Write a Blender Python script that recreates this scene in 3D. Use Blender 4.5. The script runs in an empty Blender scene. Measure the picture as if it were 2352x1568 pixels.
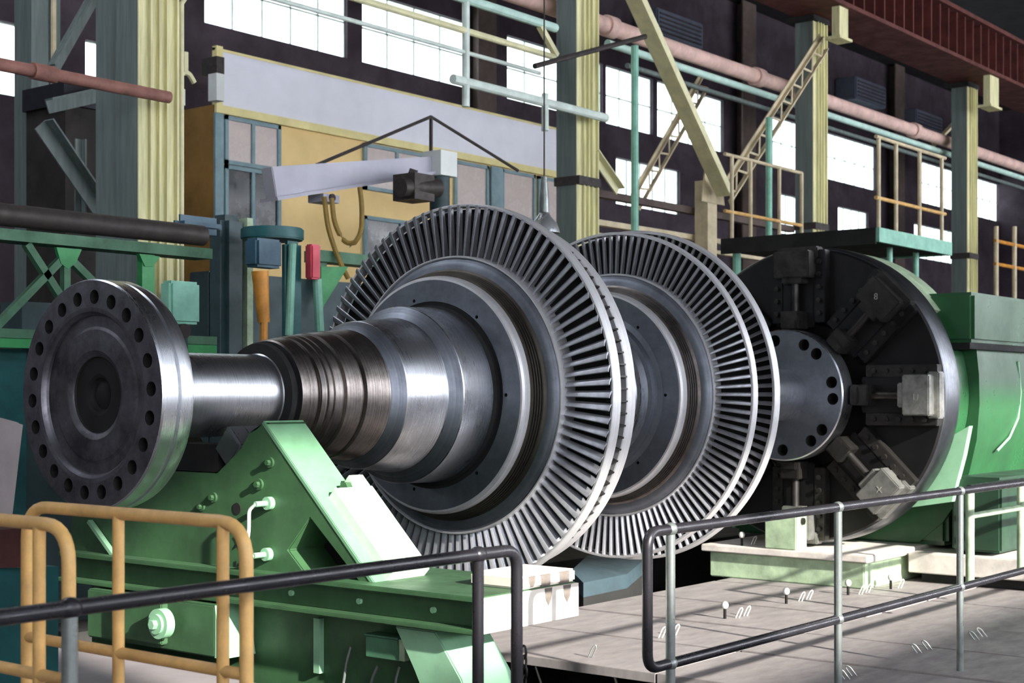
import bpy, bmesh, math, random
from mathutils import Vector, Matrix
random.seed(7)
PI = math.pi
C = bpy.context.scene.collection
# ------------------------------------------------------------------ frame of the hall
# x runs along the lathe and the hall, y across it (away from the walkway), z up; the walkway floor is z = 0
F = 3400.0                      # focal length in pixels of a 2352 wide frame
HX, HY = 1176.0, 907.0          # where the level view direction meets the frame
CZ = 1.58                       # eye height
TH = math.radians(38.5)
S, K = math.sin(TH), math.cos(TH)
def kx(px): return (px - HX) / F
def P(px, py, Y):
    X = kx(px) * Y; Z = CZ - (py - HY) / F * Y
    return Vector((X * S + Y * K, -X * K + Y * S, Z))
def onD(px, py, d): return P(px, py, d / (S - kx(px) * K))
def onT(px, py, t): return P(px, py, t / (K + kx(px) * S))
def onZ(px, py, z): return P(px, py, (CZ - z) * F / (py - HY))
def tD(px, d): return d * (kx(px) * S + K) / (S - kx(px) * K)

# ------------------------------------------------------------------ materials
def lin(h):
    h = h.lstrip('#'); v = [int(h[i:i + 2], 16) / 255 for i in (0, 2, 4)]
    return tuple((c / 12.92 if c <= .04045 else ((c + .055) / 1.055) ** 2.4) for c in v) + (1,)
def mat(name, col, rough=.6, metal=0., var=.25, scale=4., bump=0., col2=None, streak=None, spec=.5, rvar=.12):
    m = bpy.data.materials.new(name); m.use_nodes = True
    nt = m.node_tree; N = nt.nodes; L = nt.links
    b = N['Principled BSDF']
    b.inputs['Metallic'].default_value = metal
    b.inputs['Specular IOR Level'].default_value = spec
    tc = N.new('ShaderNodeTexCoord'); mp = N.new('ShaderNodeMapping')
    L.new(tc.outputs['Object'], mp.inputs['Vector'])
    if streak: mp.inputs['Scale'].default_value = streak
    nz = N.new('ShaderNodeTexNoise'); nz.inputs['Scale'].default_value = scale
    nz.inputs['Detail'].default_value = 6; nz.inputs['Roughness'].default_value = .65
    L.new(mp.outputs[0], nz.inputs['Vector'])
    mx = N.new('ShaderNodeMix'); mx.data_type = 'RGBA'
    c = lin(col) if isinstance(col, str) else col
    if col2: c2 = lin(col2); c1 = c
    else:
        c1 = tuple(x * (1 + var) for x in c[:3]) + (1,); c2 = tuple(x * (1 - var) for x in c[:3]) + (1,)
    rp = N.new('ShaderNodeMapRange'); rp.inputs[1].default_value = .33; rp.inputs[2].default_value = .67
    L.new(nz.outputs['Fac'], rp.inputs[0]); L.new(rp.outputs[0], mx.inputs[0])
    mx.inputs[6].default_value = c1; mx.inputs[7].default_value = c2
    L.new(mx.outputs[2], b.inputs['Base Color'])
    rr = N.new('ShaderNodeMapRange'); rr.inputs[1].default_value = .3; rr.inputs[2].default_value = .7
    rr.inputs[3].default_value = max(.05, rough - rvar); rr.inputs[4].default_value = min(1, rough + rvar)
    L.new(nz.outputs['Fac'], rr.inputs[0]); L.new(rr.outputs[0], b.inputs['Roughness'])
    if bump:
        bp = N.new('ShaderNodeBump'); bp.inputs['Strength'].default_value = bump; bp.inputs['Distance'].default_value = .01
        L.new(nz.outputs['Fac'], bp.inputs['Height']); L.new(bp.outputs[0], b.inputs['Normal'])
    return m
def emit(name, col, strength):
    m = bpy.data.materials.new(name); m.use_nodes = True
    nt = m.node_tree; N = nt.nodes; L = nt.links
    b = N['Principled BSDF']; b.inputs['Base Color'].default_value = (.8, .8, .8, 1)
    nz = N.new('ShaderNodeTexNoise'); nz.inputs['Scale'].default_value = 1.3
    tc = N.new('ShaderNodeTexCoord'); L.new(tc.outputs['Object'], nz.inputs['Vector'])
    mr = N.new('ShaderNodeMapRange'); mr.inputs[3].default_value = strength * .8; mr.inputs[4].default_value = strength * 1.2
    L.new(nz.outputs['Fac'], mr.inputs[0]); L.new(mr.outputs[0], b.inputs['Emission Strength'])
    b.inputs['Emission Color'].default_value = lin(col)
    return m
def turned_steel(name, col, rough, ring=170., dirt='#2b2624', amount=.35, metal=1., wide=3.):
    """steel with fine turning marks round the axis and patches of tarnish"""
    m = bpy.data.materials.new(name); m.use_nodes = True
    nt = m.node_tree; N = nt.nodes; L = nt.links; b = N['Principled BSDF']
    b.inputs['Metallic'].default_value = metal
    tc = N.new('ShaderNodeTexCoord'); sx = N.new('ShaderNodeSeparateXYZ'); L.new(tc.outputs['Object'], sx.inputs[0])
    n1 = N.new('ShaderNodeTexNoise'); n1.noise_dimensions = '1D'; n1.inputs['Scale'].default_value = ring; n1.inputs['Detail'].default_value = 3
    L.new(sx.outputs[0], n1.inputs['W'])
    n2 = N.new('ShaderNodeTexNoise'); n2.inputs['Scale'].default_value = wide; n2.inputs['Detail'].default_value = 8; n2.inputs['Roughness'].default_value = .7
    L.new(tc.outputs['Object'], n2.inputs['Vector'])
    ad = N.new('ShaderNodeMath'); ad.operation = 'MULTIPLY_ADD'; ad.inputs[1].default_value = .5
    L.new(n1.outputs['Fac'], ad.inputs[0]); L.new(n2.outputs['Fac'], ad.inputs[2])
    mr = N.new('ShaderNodeMapRange'); mr.inputs[1].default_value = .6; mr.inputs[2].default_value = .95; mr.inputs[4].default_value = amount
    L.new(ad.outputs[0], mr.inputs[0])
    mx = N.new('ShaderNodeMix'); mx.data_type = 'RGBA'; mx.inputs[6].default_value = lin(col); mx.inputs[7].default_value = lin(dirt)
    L.new(mr.outputs[0], mx.inputs[0]); L.new(mx.outputs[2], b.inputs['Base Color'])
    r = N.new('ShaderNodeMapRange'); r.inputs[1].default_value = .3; r.inputs[2].default_value = 1.1
    r.inputs[3].default_value = max(.08, rough - .1); r.inputs[4].default_value = rough + .18
    L.new(ad.outputs[0], r.inputs[0]); L.new(r.outputs[0], b.inputs['Roughness'])
    bp = N.new('ShaderNodeBump'); bp.inputs['Strength'].default_value = .05; bp.inputs['Distance'].default_value = .001
    L.new(n1.outputs['Fac'], bp.inputs['Height']); L.new(bp.outputs[0], b.inputs['Normal'])
    return m
M = dict(
    shaft=turned_steel('polished_shaft_steel', '#d6d9de', .25, 120, amount=.38),
    tarnish=turned_steel('tarnished_shaft_steel', '#a09994', .3, 150, '#2e2623', .85),
    disc=turned_steel('disc_steel', '#8d929c', .46, 90, '#2c2d33', .5),
    flange=turned_steel('dark_flange_steel', '#8a8890', .42, 60, '#262324', .75, wide=5),
    rim=turned_steel('shroud_steel', '#e2e2e4', .42, 60, '#a09e9c', .5, metal=.6),
    blade=mat('blade_steel', '#b4b5bb', .4, .75, .2, 9),
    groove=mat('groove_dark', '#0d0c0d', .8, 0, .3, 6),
    brass=turned_steel('worn_bronze_seal', '#6f6a62', .4, 140, '#2a241e', .6),
    chuck=mat('oily_cast_iron', '#0f0e0f', .45, .2, .45, 4, .1),
    chuckrim=turned_steel('turned_dark_steel', '#85888e', .3, 90, '#2a2a2c', .6),
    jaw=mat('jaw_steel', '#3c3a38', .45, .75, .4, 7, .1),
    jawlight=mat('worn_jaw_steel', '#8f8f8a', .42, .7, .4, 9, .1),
    green=mat('machine_green_paint', '#38593a', .5, 0, .28, 3, .06),
    slope=mat('slope_green_paint', '#6d9a77', .5, 0, .15, 4, .05),  # machine green lightened: the slope's sunlight is in the colour
    worn=mat('worn_pale_green_paint', '#c4d8c4', .55, 0, .12, 5, .08),  # paler still: glare of the sun on the pad painted in
    green2=mat('machine_green_paint_light', '#86b491', .5, 0, .15, 4, .05),  # lit copy of the machine green, sunlight put into the colour
    darkgreen=mat('dark_green_paint', '#1f3a29', .5, 0, .25, 3),
    hgreen=mat('headstock_green_paint', '#2c5a37', .33, 0, .2, 2, .04),
    palegreen=mat('pale_green_paint', '#a3b898', .6, 0, .3, 6, .1),
    ggreen=mat('gantry_green_paint', '#2a8a4c', .5, 0, .25, 4),
    dgreen=mat('gantry_dull_green', '#3f6b50', .6, 0, .3, 4),
    teal=mat('teal_machine_paint', '#1c5a5c', .5, 0, .3, 4),
    slate=mat('slate_machine_paint', '#2c4347', .55, 0, .3, 3),
    slateblue=mat('slate_blue_paint', '#35586a', .5, 0, .25, 3),
    mint=mat('mint_paint', '#86bfa8', .55, 0, .2, 5),
    mintlight=mat('light_mint_paint', '#bfe0d4', .55, 0, .15, 5),
    red=mat('red_paint', '#d2495a', .5, 0, .2, 5),
    orange=mat('ochre_paint', '#c98a35', .5, 0, .3, 5),
    yellow=mat('handrail_yellow_paint', '#dcb06c', .42, 0, .22, 7, .05),
    column=mat('column_yellow_green_paint', '#dcd8a6', .6, 0, .22, 2.5, .05, streak=(6, 6, .5)),
    colgrey=mat('column_grey_paint', '#66726f', .6, 0, .22, 2.5, .05, streak=(6, 6, .5)),
    beige=mat('beige_steel_paint', '#c9bb9a', .6, 0, .25, 3),
    cream=mat('cream_paint', '#e2deb2', .55, 0, .15, 4),
    pale=mat('pale_pipe_paint', '#d5e3da', .5, 0, .15, 4),
    pink=mat('pink_pipe_lagging', '#dcb9ad', .7, 0, .18, 5, .1),
    rust=mat('rust_red_paint', '#8f6358', .7, 0, .3, 5),
    girder=mat('red_lead_girder_paint', '#5a2a24', .7, 0, .35, 3),
    black=mat('black_handrail_paint', '#2b2a2e', .3, .3, .3, 10),
    steelpost=mat('bare_steel_post', '#8a908e', .35, .6, .25, 10),
    chain=mat('dark_chain_steel', '#2c2a29', .5, .8, .3, 10),
    plate=mat('steel_floor_plate', '#948d8c', .6, .15, .2, 3, .15, streak=(1, 3, 1)),
    plate2=mat('concrete_floor', '#8a8284', .8, 0, .18, 2, .15),
    dark=mat('pit_dark', '#20201f', .9, 0, .3, 2),
    darkfloor=mat('hall_floor_dark', '#3a3836', .85, 0, .3, 2),
    wall=mat('far_wall_dark_brick', '#3d333c', .9, 0, .3, 1.5),
    wallnear=mat('near_wall_plaster', '#4a4646', .9, 0, .2, 1.5),
    ceil=mat('roof_sheet_dark', '#171618', .9, 0, .3, 1),
    white=mat('white_panel_paint', '#e9ebf4', .6, 0, .04, 2),
    office=mat('office_yellow_paint', '#f4d492', .6, 0, .06, 2),
    officeend=mat('office_ochre_end', '#8f6a30', .7, 0, .25, 1.5),
    trimyel=mat('pale_yellow_trim', '#e8dc9c', .6, 0, .1, 3),
    bluegrey=mat('blue_grey_post_paint', '#7f9aa0', .6, 0, .15, 3),
    curtain=mat('curtained_glass', '#cdbfb8', .25, 0, .1, 3),
    darkglass=mat('dark_glass', '#1c2428', .2, 0, .3, 2),
    lilac=mat('lilac_grey_beam_paint', '#b5b5c2', .5, 0, .08, 3),
    whitebox=mat('white_box_paint', '#dfe4e0', .5, 0, .06, 3),
    wire=mat('dark_wire', '#3a3432', .6, .2, .2, 10),
    ochrewire=mat('tan_cable', '#8f7434', .6, 0, .2, 10),
    whitecable=mat('white_cable', '#dfe8dc', .5, 0, .06, 10),
    concrete=mat('pale_concrete', '#cfc8c0', .85, 0, .2, 5, .2),
    stained=mat('stained_pale_paint', '#e6ded2', .7, 0, .1, 5, .1),  # near white for the beam end: its sunlight is in the colour
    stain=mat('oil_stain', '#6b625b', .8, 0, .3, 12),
    tarp=mat('blue_sheet', '#3b4b52', .55, 0, .2, 3, .2),
    gold=mat('grey_tail_block', '#a89f9f', .8, 0, .12, 4, .1),
    darkred=mat('dark_red_paint', '#4a2724', .7, 0, .3, 4),
    alu=mat('spun_aluminium', '#d5d8da', .3, .8, .1, 5),
    mark=mat('white_paint_mark', '#d5d5d0', .7, 0, .1, 10),
    markgrey=mat('grey_paint_mark', '#8c8c86', .7, 0, .3, 30),
    markdark=mat('dark_paint_mark', '#06120a', .8, 0, .2, 10),
    cabin=mat('black_brown_sheet', '#2a2523', .8, 0, .3, 3),
    navy=mat('navy_sheet', '#12131f', .7, 0, .3, 3),
    wallcol=mat('dull_brown_steel', '#574a45', .8, 0, .25, 2),
    duct=mat('duct_blue_grey', '#5d6474', .6, .2, .2, 2),
    pane=emit('bright_window_pane', '#eefcff', 2.6),
    panenear=emit('daylight_pane_near_side', '#f4f7ff', 15.0),
    paneend=emit('daylight_pane_end_wall', '#eaf2ff', 2.0),
    sky=emit('skylight_pane', '#e8f1ff', 2.5),
    skyfar=emit('skylight_pane_far', '#eef4ff', 10.0),
)

# ------------------------------------------------------------------ mesh builder
class MB:
    def __init__(s): s.v = []; s.f = []
    def add(s, vs, fs):
        n = len(s.v); s.v += [Vector(v) for v in vs]; s.f += [tuple(i + n for i in f) for f in fs]; return s
    def box(s, a, b):
        x0, x1 = sorted((a[0], b[0])); y0, y1 = sorted((a[1], b[1])); z0, z1 = sorted((a[2], b[2]))
        return s.add([(x0, y0, z0), (x1, y0, z0), (x1, y1, z0), (x0, y1, z0), (x0, y0, z1), (x1, y0, z1), (x1, y1, z1), (x0, y1, z1)],
                     [(0, 3, 2, 1), (4, 5, 6, 7), (0, 1, 5, 4), (1, 2, 6, 5), (2, 3, 7, 6), (3, 0, 4, 7)])
    def obox(s, c, ax, ay, az):
        """box about c with half-axis vectors"""
        c = Vector(c); ax = Vector(ax); ay = Vector(ay); az = Vector(az)
        vs = [c + ax * i + ay * j + az * k for k in (-1, 1) for (i, j) in ((-1, -1), (1, -1), (1, 1), (-1, 1))]
        fl = ax.cross(ay).dot(az) < 0
        fs = [(0, 3, 2, 1), (4, 5, 6, 7), (0, 1, 5, 4), (1, 2, 6, 5), (2, 3, 7, 6), (3, 0, 4, 7)]
        return s.add(vs, [f[::-1] for f in fs] if fl else fs)
    def bar(s, p, q, w, h, up=(0, 0, 1), w2=None, h2=None):
        """rectangular bar from p to q"""
        p = Vector(p); q = Vector(q); d = (q - p).normalized(); u = Vector(up)
        sd = d.cross(u).normalized(); u = sd.cross(d).normalized()
        w2 = w if w2 is None else w2; h2 = h if h2 is None else h2
        vs = [p + sd * i * w / 2 + u * j * h / 2 for (i, j) in ((-1, -1), (1, -1), (1, 1), (-1, 1))]
        vs += [q + sd * i * w2 / 2 + u * j * h2 / 2 for (i, j) in ((-1, -1), (1, -1), (1, 1), (-1, 1))]
        return s.add(vs, [(0, 3, 2, 1), (4, 5, 6, 7), (0, 1, 5, 4), (1, 2, 6, 5), (2, 3, 7, 6), (3, 0, 4, 7)][::1])
    def angle(s, p, q, w, t=.015, up=(0, 0, 1), flip=1):
        """L section from p to q"""
        p = Vector(p); q = Vector(q); d = (q - p).normalized(); sd = d.cross(Vector(up)).normalized(); u = sd.cross(d).normalized()
        a = sd * (w / 2) * flip
        s.obox((p + q) / 2, (q - p) / 2, u * (w / 2), sd * (t / 2))
        s.obox((p + q) / 2 + a + u * (w / 2 - t / 2), (q - p) / 2, u * (t / 2), sd * (w / 2))
        return s
    def tube(s, pts, r, n=12, caps=True):
        pts = [Vector(p) for p in pts]; m = len(pts); rs = r if isinstance(r, (list, tuple)) else [r] * m
        t0 = (pts[1] - pts[0]).normalized()
        u = t0.cross(Vector((0, 0, 1)))
        if u.length < 1e-3: u = t0.cross(Vector((1, 0, 0)))
        u.normalize(); vs = []
        for i, p in enumerate(pts):
            t = ((pts[min(i + 1, m - 1)] - p).normalized() + (p - pts[max(i - 1, 0)]).normalized()).normalized() if 0 < i < m - 1 else \
                ((pts[1] - p) if i == 0 else (p - pts[i - 1])).normalized()
            u = (u - t * u.dot(t)).normalized(); w = t.cross(u)
            vs += [p + (u * math.cos(2 * PI * k / n) + w * math.sin(2 * PI * k / n)) * rs[i] for k in range(n)]
        fs = [(i * n + k, i * n + (k + 1) % n, (i + 1) * n + (k + 1) % n, (i + 1) * n + k) for i in range(m - 1) for k in range(n)]
        if caps: fs += [tuple(range(n))[::-1], tuple((m - 1) * n + k for k in range(n))]
        return s.add(vs, fs)
    def cyl(s, p, q, r, n=16, r2=None): return s.tube([p, q], [r, r if r2 is None else r2], n)
    def ball(s, c, r, n=10, sc=(1, 1, 1)):
        prof = [(-r * math.cos(PI * i / n) * sc[2], r * math.sin(PI * i / n)) for i in range(n + 1)]
        vs = []; fs = []; m = n * 2
        for (z, q) in prof:
            for k in range(m): vs.append(Vector(c) + Vector((q * sc[0] * math.cos(2 * PI * k / m), q * sc[1] * math.sin(2 * PI * k / m), z)))
        for i in range(n):
            for k in range(m): fs.append((i * m + k, i * m + (k + 1) % m, (i + 1) * m + (k + 1) % m, (i + 1) * m + k))
        return s.add(vs, fs)
    def lathe(s, prof, n=128, cy=6.0, cz=1.58, axis='x', c=(0, 0, 0)):
        """profile of (along, radius) turned round a line along x (or z through c)"""
        vs = []; m = len(prof)
        for (t, r) in prof:
            r = max(r, 1e-4)
            for k in range(n):
                a = 2 * PI * k / n
                vs.append((t, cy - r * math.cos(a), cz + r * math.sin(a)) if axis == 'x' else (c[0] + r * math.cos(a), c[1] + r * math.sin(a), c[2] + t))
        fs = []
        for i in range(m - 1):
            for k in range(n):
                f = (i * n + k, (i + 1) * n + k, (i + 1) * n + (k + 1) % n, i * n + (k + 1) % n)
                fs.append(f if axis == 'x' else f[::-1])
        return s.add(vs, fs)
    def prism(s, pts, ext, holes=()):
        """flat outline (with holes) in space pushed along ext"""
        bm = bmesh.new(); ed = []
        for ring in (pts,) + tuple(holes):
            vv = [bm.verts.new(p) for p in ring]
            ed += [bm.edges.new((vv[i], vv[(i + 1) % len(vv)])) for i in range(len(vv))]
        bmesh.ops.triangle_fill(bm, edges=ed, use_beauty=True)
        r = bmesh.ops.extrude_face_region(bm, geom=list(bm.faces))
        bmesh.ops.translate(bm, vec=Vector(ext), verts=[g for g in r['geom'] if isinstance(g, bmesh.types.BMVert)])
        bmesh.ops.recalc_face_normals(bm, faces=bm.faces)
        bmesh.ops.dissolve_limit(bm, angle_limit=.01, verts=bm.verts, edges=bm.edges)
        bm.verts.index_update()
        s.add([v.co.copy() for v in bm.verts], [tuple(v.index for v in f.verts) for f in bm.faces]); bm.free(); return s
    def build(s, name, m, parent=None, bevel=0., sharp=32, recalc=True, seg=2):
        me = bpy.data.meshes.new(name)
        lo = Vector((min(v[i] for v in s.v) for i in range(3))); hi = Vector((max(v[i] for v in s.v) for i in range(3)))
        base = Vector(((lo.x + hi.x) / 2, (lo.y + hi.y) / 2, lo.z if parent is None else (lo.z + hi.z) / 2))
        me.from_pydata([v - base for v in s.v], [], s.f)
        bm = bmesh.new(); bm.from_mesh(me)
        if recalc: bmesh.ops.recalc_face_normals(bm, faces=bm.faces)
        if bevel:
            bmesh.ops.bevel(bm, geom=[e for e in bm.edges if len(e.link_faces) == 2 and e.calc_face_angle(0) > .5], offset=bevel, segments=seg, affect='EDGES', clamp_overlap=True)
        for e in bm.edges: e.smooth = len(e.link_faces) == 2 and e.calc_face_angle(0) < math.radians(sharp)
        for f in bm.faces: f.smooth = True
        bm.to_mesh(me); bm.free()
        me.materials.append(M[m] if isinstance(m, str) else m)
        o = bpy.data.objects.new(name, me); C.objects.link(o)
        o.location = base
        if parent is not None:
            o.parent = parent; o.location = base - wloc(parent)
        return o
def wloc(o):
    v = Vector((0, 0, 0))
    while o: v += o.location; o = o.parent
    return v
def thing(name, label, cat, loc, group=None):
    o = bpy.data.objects.new(name, None); C.objects.link(o); o.location = loc; o.empty_display_size = .1
    return tag(o, label, cat, group)
def tag(o, label, cat, group=None, kind=None):
    o['label'] = label; o['category'] = cat
    if group: o['group'] = group
    if kind: o['kind'] = kind
    return o
def struct(o): o['kind'] = 'structure'; return o
def text(body, size, origin, right, up, m, parent, name='painted_mark', thick=.001):
    cu = bpy.data.curves.new('lettering', 'FONT'); cu.body = body; cu.size = size; cu.extrude = thick; cu.align_x = 'CENTER'; cu.align_y = 'CENTER'
    tmp = bpy.data.objects.new('tmp', cu); C.objects.link(tmp)
    bpy.context.view_layer.update()
    me = bpy.data.meshes.new_from_object(tmp); bpy.data.objects.remove(tmp)
    r = Vector(right).normalized(); u = Vector(up).normalized(); n = r.cross(u)
    mt = Matrix((r, u, n)).transposed().to_4x4(); me.transform(mt); me.materials.clear(); me.materials.append(M[m])
    o = bpy.data.objects.new(name, me); C.objects.link(o); o.parent = parent; o.location = Vector(origin) - wloc(parent); return o
def bend(p0, p1, p2, r, n=7):
    """rounded corner at p1"""
    p0, p1, p2 = Vector(p0), Vector(p1), Vector(p2)
    a = (p0 - p1).normalized() * r; b = (p2 - p1).normalized() * r; out = []
    for i in range(n + 1):
        t = i / n; q = (1 - t) ** 2 * (p1 + a) + 2 * t * (1 - t) * p1 + t * t * (p1 + b); out.append(q)
    return out
def path(pts, r):
    out = [Vector(pts[0])]
    for i in range(1, len(pts) - 1): out += bend(pts[i - 1], pts[i], pts[i + 1], r)
    return out + [Vector(pts[-1])]

# ------------------------------------------------------------------ the setting
T0, T1, D0, D1, ZC = -9., 46., -8., 17., 10.5
struct(MB().box((T0, D0, -1.75), (T1, D1, -1.6)).build('floor', 'dark'))
struct(MB().box((T0, D0, -.15), (T1, 2.6, 0)).build('floor_walkway', 'plate2'))
struct(MB().box((T0, 3.36, -1.6), (4.62, 8.4, .25)).build('floor_work_platform', 'plate2'))
struct(MB().box((T0, 8.4, -1.6), (T1, D1, 0)).build('floor_hall', 'darkfloor'))
# steel plates covering the pit beside the lathe, each with open seams
seams = [7.08, 8.04, 8.9, 9.84, 10.95, 12.1, 13.4, 14.8, 16.5, 19.0]
rows = [2.61, 4.6, 6.5]
for i in range(len(seams) - 1):
    for j in range(2):
        dz = random.uniform(-.006, .006)
        struct(MB().box((seams[i] + .018, rows[j] + .006, -.06), (seams[i + 1] - .018, rows[j + 1] - .006, dz)).build('floor_plate', 'plate', bevel=.003))
struct(MB().box((7.1, 6.3, -1.6), (19, 6.45, -.07)).box((7.12, 2.62, -1.6), (7.2, 6.3, -.2)).build('floor_plate_trestle', 'dark'))
struct(MB().box((T0, D0, ZC), (T1, D1, ZC + .15)).build('ceiling', 'ceil'))

struct(MB().box((T1, D0, -1.6), (T1 + .15, D1, ZC)).build('wall_right', 'wall'))
# far wall with two strips of windows
up0, up1, lo0, lo1 = 7.03, 8.2, 5.45, 6.4
def bays(d, lst): return [(tD(a, d), tD(b, d)) for a, b in lst]
upper = bays(D1, [(470, 798), (832, 1074), (1165, 1385), (1392, 1500), (1510, 1662), (1775, 1850), (1900, 2012), (2118, 2195), (2245, 2312)])
lower = [(T0 + 1.5, -2.), (0., 4.5)] + bays(D1, [(-60, 46), (196, 275), (1415, 1562), (1790, 1850), (1925, 1995), (2100, 2200)])
def strip_wall(name, y0, y1, spans, m):
    """wall between T0 and T1 pierced by window bands: spans = {(z0,z1): [(t0,t1)..]}"""
    mb = MB(); zs = -1.6
    for (z0, z1) in sorted(spans):
        mb.box((T0, y0, zs), (T1, y1, z0)); t = T0
        for (a, b) in sorted(spans[(z0, z1)]):
            mb.box((t, y0, z0), (a, y1, z1)); t = b
        mb.box((t, y0, z0), (T1, y1, z1)); zs = z1
    mb.box((T0, y0, zs), (T1, y1, ZC))
    return struct(mb.build(name, m))
strip_wall('wall_far', D1, D1 + .25, {(up0, up1): upper, (lo0, lo1): lower}, 'wall')
def window(n, a, b, z0, z1, y, pm, step, ny=2, out=1, fm='bluegrey', bw=.02):
    w = struct(MB().box((a, y, z0), (b, y + .03 * out, z1)).build('window_%d' % n, pm))
    mb = MB(); k = max(1, round((b - a) / step))
    for i in range(k + 1):
        x = a + (b - a) * i / k; mb.box((x - bw, y - .03 * out, z0), (x + bw, y - .001 * out, z1))
    for j in range(ny + 1):
        z = z0 + (z1 - z0) * j / ny; mb.box((a, y - .03 * out, z - bw), (b, y - .001 * out, z + bw))
    mb.build('window_frame', fm, w)
wn = 1
for (a, b) in upper: window(wn, a, b, up0, up1, D1 + .1, 'pane', .62, 2, 1, 'pale', .014); wn += 1
for (a, b) in lower: window(wn, a, b, lo0, lo1, D1 + .1, 'pane', .5, 1, 1, 'pale', .02); wn += 1
# wall behind the walkway: two window bands, open bays placed to aim the sun
ob = [(1.3, 3.3), (3.5, 12.)]
nb1 = [(-8.2, -5.4), (-5.0, -2.0), (-1.75, 1.1), (1.3, 3.3), (3.5, 12.), (12.4, 15.4), (15.8, 19), (19.4, 23), (23.5, 28), (29, 34), (34.5, 39.5), (40, 45)]
nb0 = [(-8, -4), (-3.2, .8), (1.6, 5.6), (6.4, 10.4), (11.2, 15.2), (16, 20), (21, 26), (27, 32), (33, 38), (39, 44)]  # lower band and last bays added for highlights on the rotor steel
strip_wall('wall_near', D0 - .25, D0, {(5.15, 7.35): nb1, (2.6, 3.7): nb0}, 'wallnear')
for (a, b) in nb1:
    if (a, b) in ob: continue
    window(wn, a, b, 5.15, 7.35, D0 - .1, 'panenear', .9, 2, -1, 'wallnear'); wn += 1
for (a, b) in nb0: window(wn, a, b, 2.6, 3.7, D0 - .1, 'panenear', .8, 1, -1, 'wallnear'); wn += 1  # the added lower band, there for highlights on the rotor steel
mb = MB().box((T0 - .2, D0, -1.6), (T0, D1, 3.4)).box((T0 - .2, D0, 6.2), (T0, D1, ZC)); y = D0
for (a, b) in ((-6.5, -2.5), (-1.5, 2.0), (13.2, 16.5)):  # end-wall panes added to brighten the flange and disc faces
    mb.box((T0 - .2, y, 3.4), (T0, a, 6.2)); y = b
    w_ = struct(MB().box((T0 - .12, a, 3.4), (T0 - .09, b, 6.2)).build('window_%d' % wn, 'paneend')); wn += 1  # added fill pane, numbered with the windows
    fr = MB()
    for i in range(5): q = a + (b - a) * i / 4; fr.box((T0 - .08, q - .03, 3.4), (T0 - .05, q + .03, 6.2))
    fr.box((T0 - .08, a, 4.77), (T0 - .05, b, 4.83)).build('window_frame', 'wallnear', w_)  # frame made for the added fill pane
mb.box((T0 - .2, y, 3.4), (T0, D1, 6.2)); struct(mb.build('wall_left', 'wallnear'))
# unseen panels added over the open bays to shape the sun patches
struct(MB().box((3.5, D0 - .12, 6.75), (8.2, D0 - .08, 7.35)).box((11.0, D0 - .12, 5.15), (12., D0 - .08, 7.35)).box((1.3, D0 - .12, 5.15), (3.3, D0 - .08, 5.6)).box((1.3, D0 - .12, 7.12), (3.3, D0 - .08, 7.35)).box((8.2, D0 - .12, 7.1), (11.0, D0 - .08, 7.35)).build('window_shutter', 'wallnear'))
# roof panes: near row skylights, far row added to brighten the office
for i, t in enumerate((-4, 3, 10, 17, 25, 33)):
    struct(MB().box((t, -7.2, ZC - .03), (t + 4.5, -4.6, ZC - .01)).build('window_%d' % wn, 'sky')); wn += 1
    if t < 12: struct(MB().box((t, 11.2, ZC - .03), (t + (3.2 if t < 8 else 1.4), 13.2, ZC - .01)).build('window_%d' % wn, 'skyfar')); wn += 1  # added far fill pane, numbered with the windows

# ------------------------------------------------------------------ turbine rotor
AY, AZ = 6.0, 1.58
rotor = thing('turbine_rotor', 'huge steel turbine rotor with two bladed discs lying across the lathe', 'turbine rotor', (7.8, AY, AZ))
def lathe(name, prof, m, parent=rotor, n=160): return MB().lathe(prof, n).build(name, m, parent, sharp=24, recalc=True)
def ringpos(t, r, a): return Vector((t, AY - r * math.cos(a), AZ + r * math.sin(a)))
# near coupling flange: drilled face, rim with a groove
def holed_face(t, r0, r1, rc, rh, angs, name, m, parent):
    """flat annulus with n drilled holes, plus the bores"""
    rings = []
    for a in angs:
        c = (rc * math.cos(a), rc * math.sin(a))
        rings.append([(t, AY - (c[0] + rh * math.cos(2 * PI * j / 14)), AZ + c[1] + rh * math.sin(2 * PI * j / 14)) for j in range(14)])
    circ = lambda r, q: [(t, AY - r * math.cos(2 * PI * j / q), AZ + r * math.sin(2 * PI * j / q)) for j in range(q)]
    bm = bmesh.new(); ed = []
    for ring in [circ(r1, 128), circ(r0, 96)] + rings:
        vv = [bm.verts.new(p) for p in ring]; ed += [bm.edges.new((vv[i], vv[(i + 1) % len(vv)])) for i in range(len(vv))]
    bmesh.ops.triangle_fill(bm, edges=ed, use_beauty=True)
    bm.verts.index_update(); mb = MB(); mb.add([v.co.copy() for v in bm.verts], [tuple(v.index for v in f.verts) for f in bm.faces]); bm.free()
    me = mb.build(name, m, parent, recalc=True)
    return me
fl = lathe('coupling_flange', [(4.29, .549), (4.30, .556), (4.372, .556), (4.378, .541), (4.392, .541), (4.398, .553), (4.44, .556), (4.475, .545), (4.485, .5), (4.485, .2)], 'shaft')
fl['label'] = 'bright machined rim of the near coupling flange'
A1 = [2 * PI * k / 22 + .06 for k in range(22)]
hf = holed_face(4.29, .42, .549, .470, .035, A1, 'flange_face', 'flange', rotor)
def bore(c, r, dp, par, name='bolt_hole'):
    n = 14; vs = [c + Vector((x, r * math.cos(2 * PI * j / n), r * math.sin(2 * PI * j / n))) for x in (0, dp) for j in range(n)]
    fs = [(j, (j + 1) % n, n + (j + 1) % n, n + j) for j in range(n)] + [tuple(range(n, 2 * n))]
    MB().add(vs, fs).build(name, 'groove', par, recalc=False)
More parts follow.
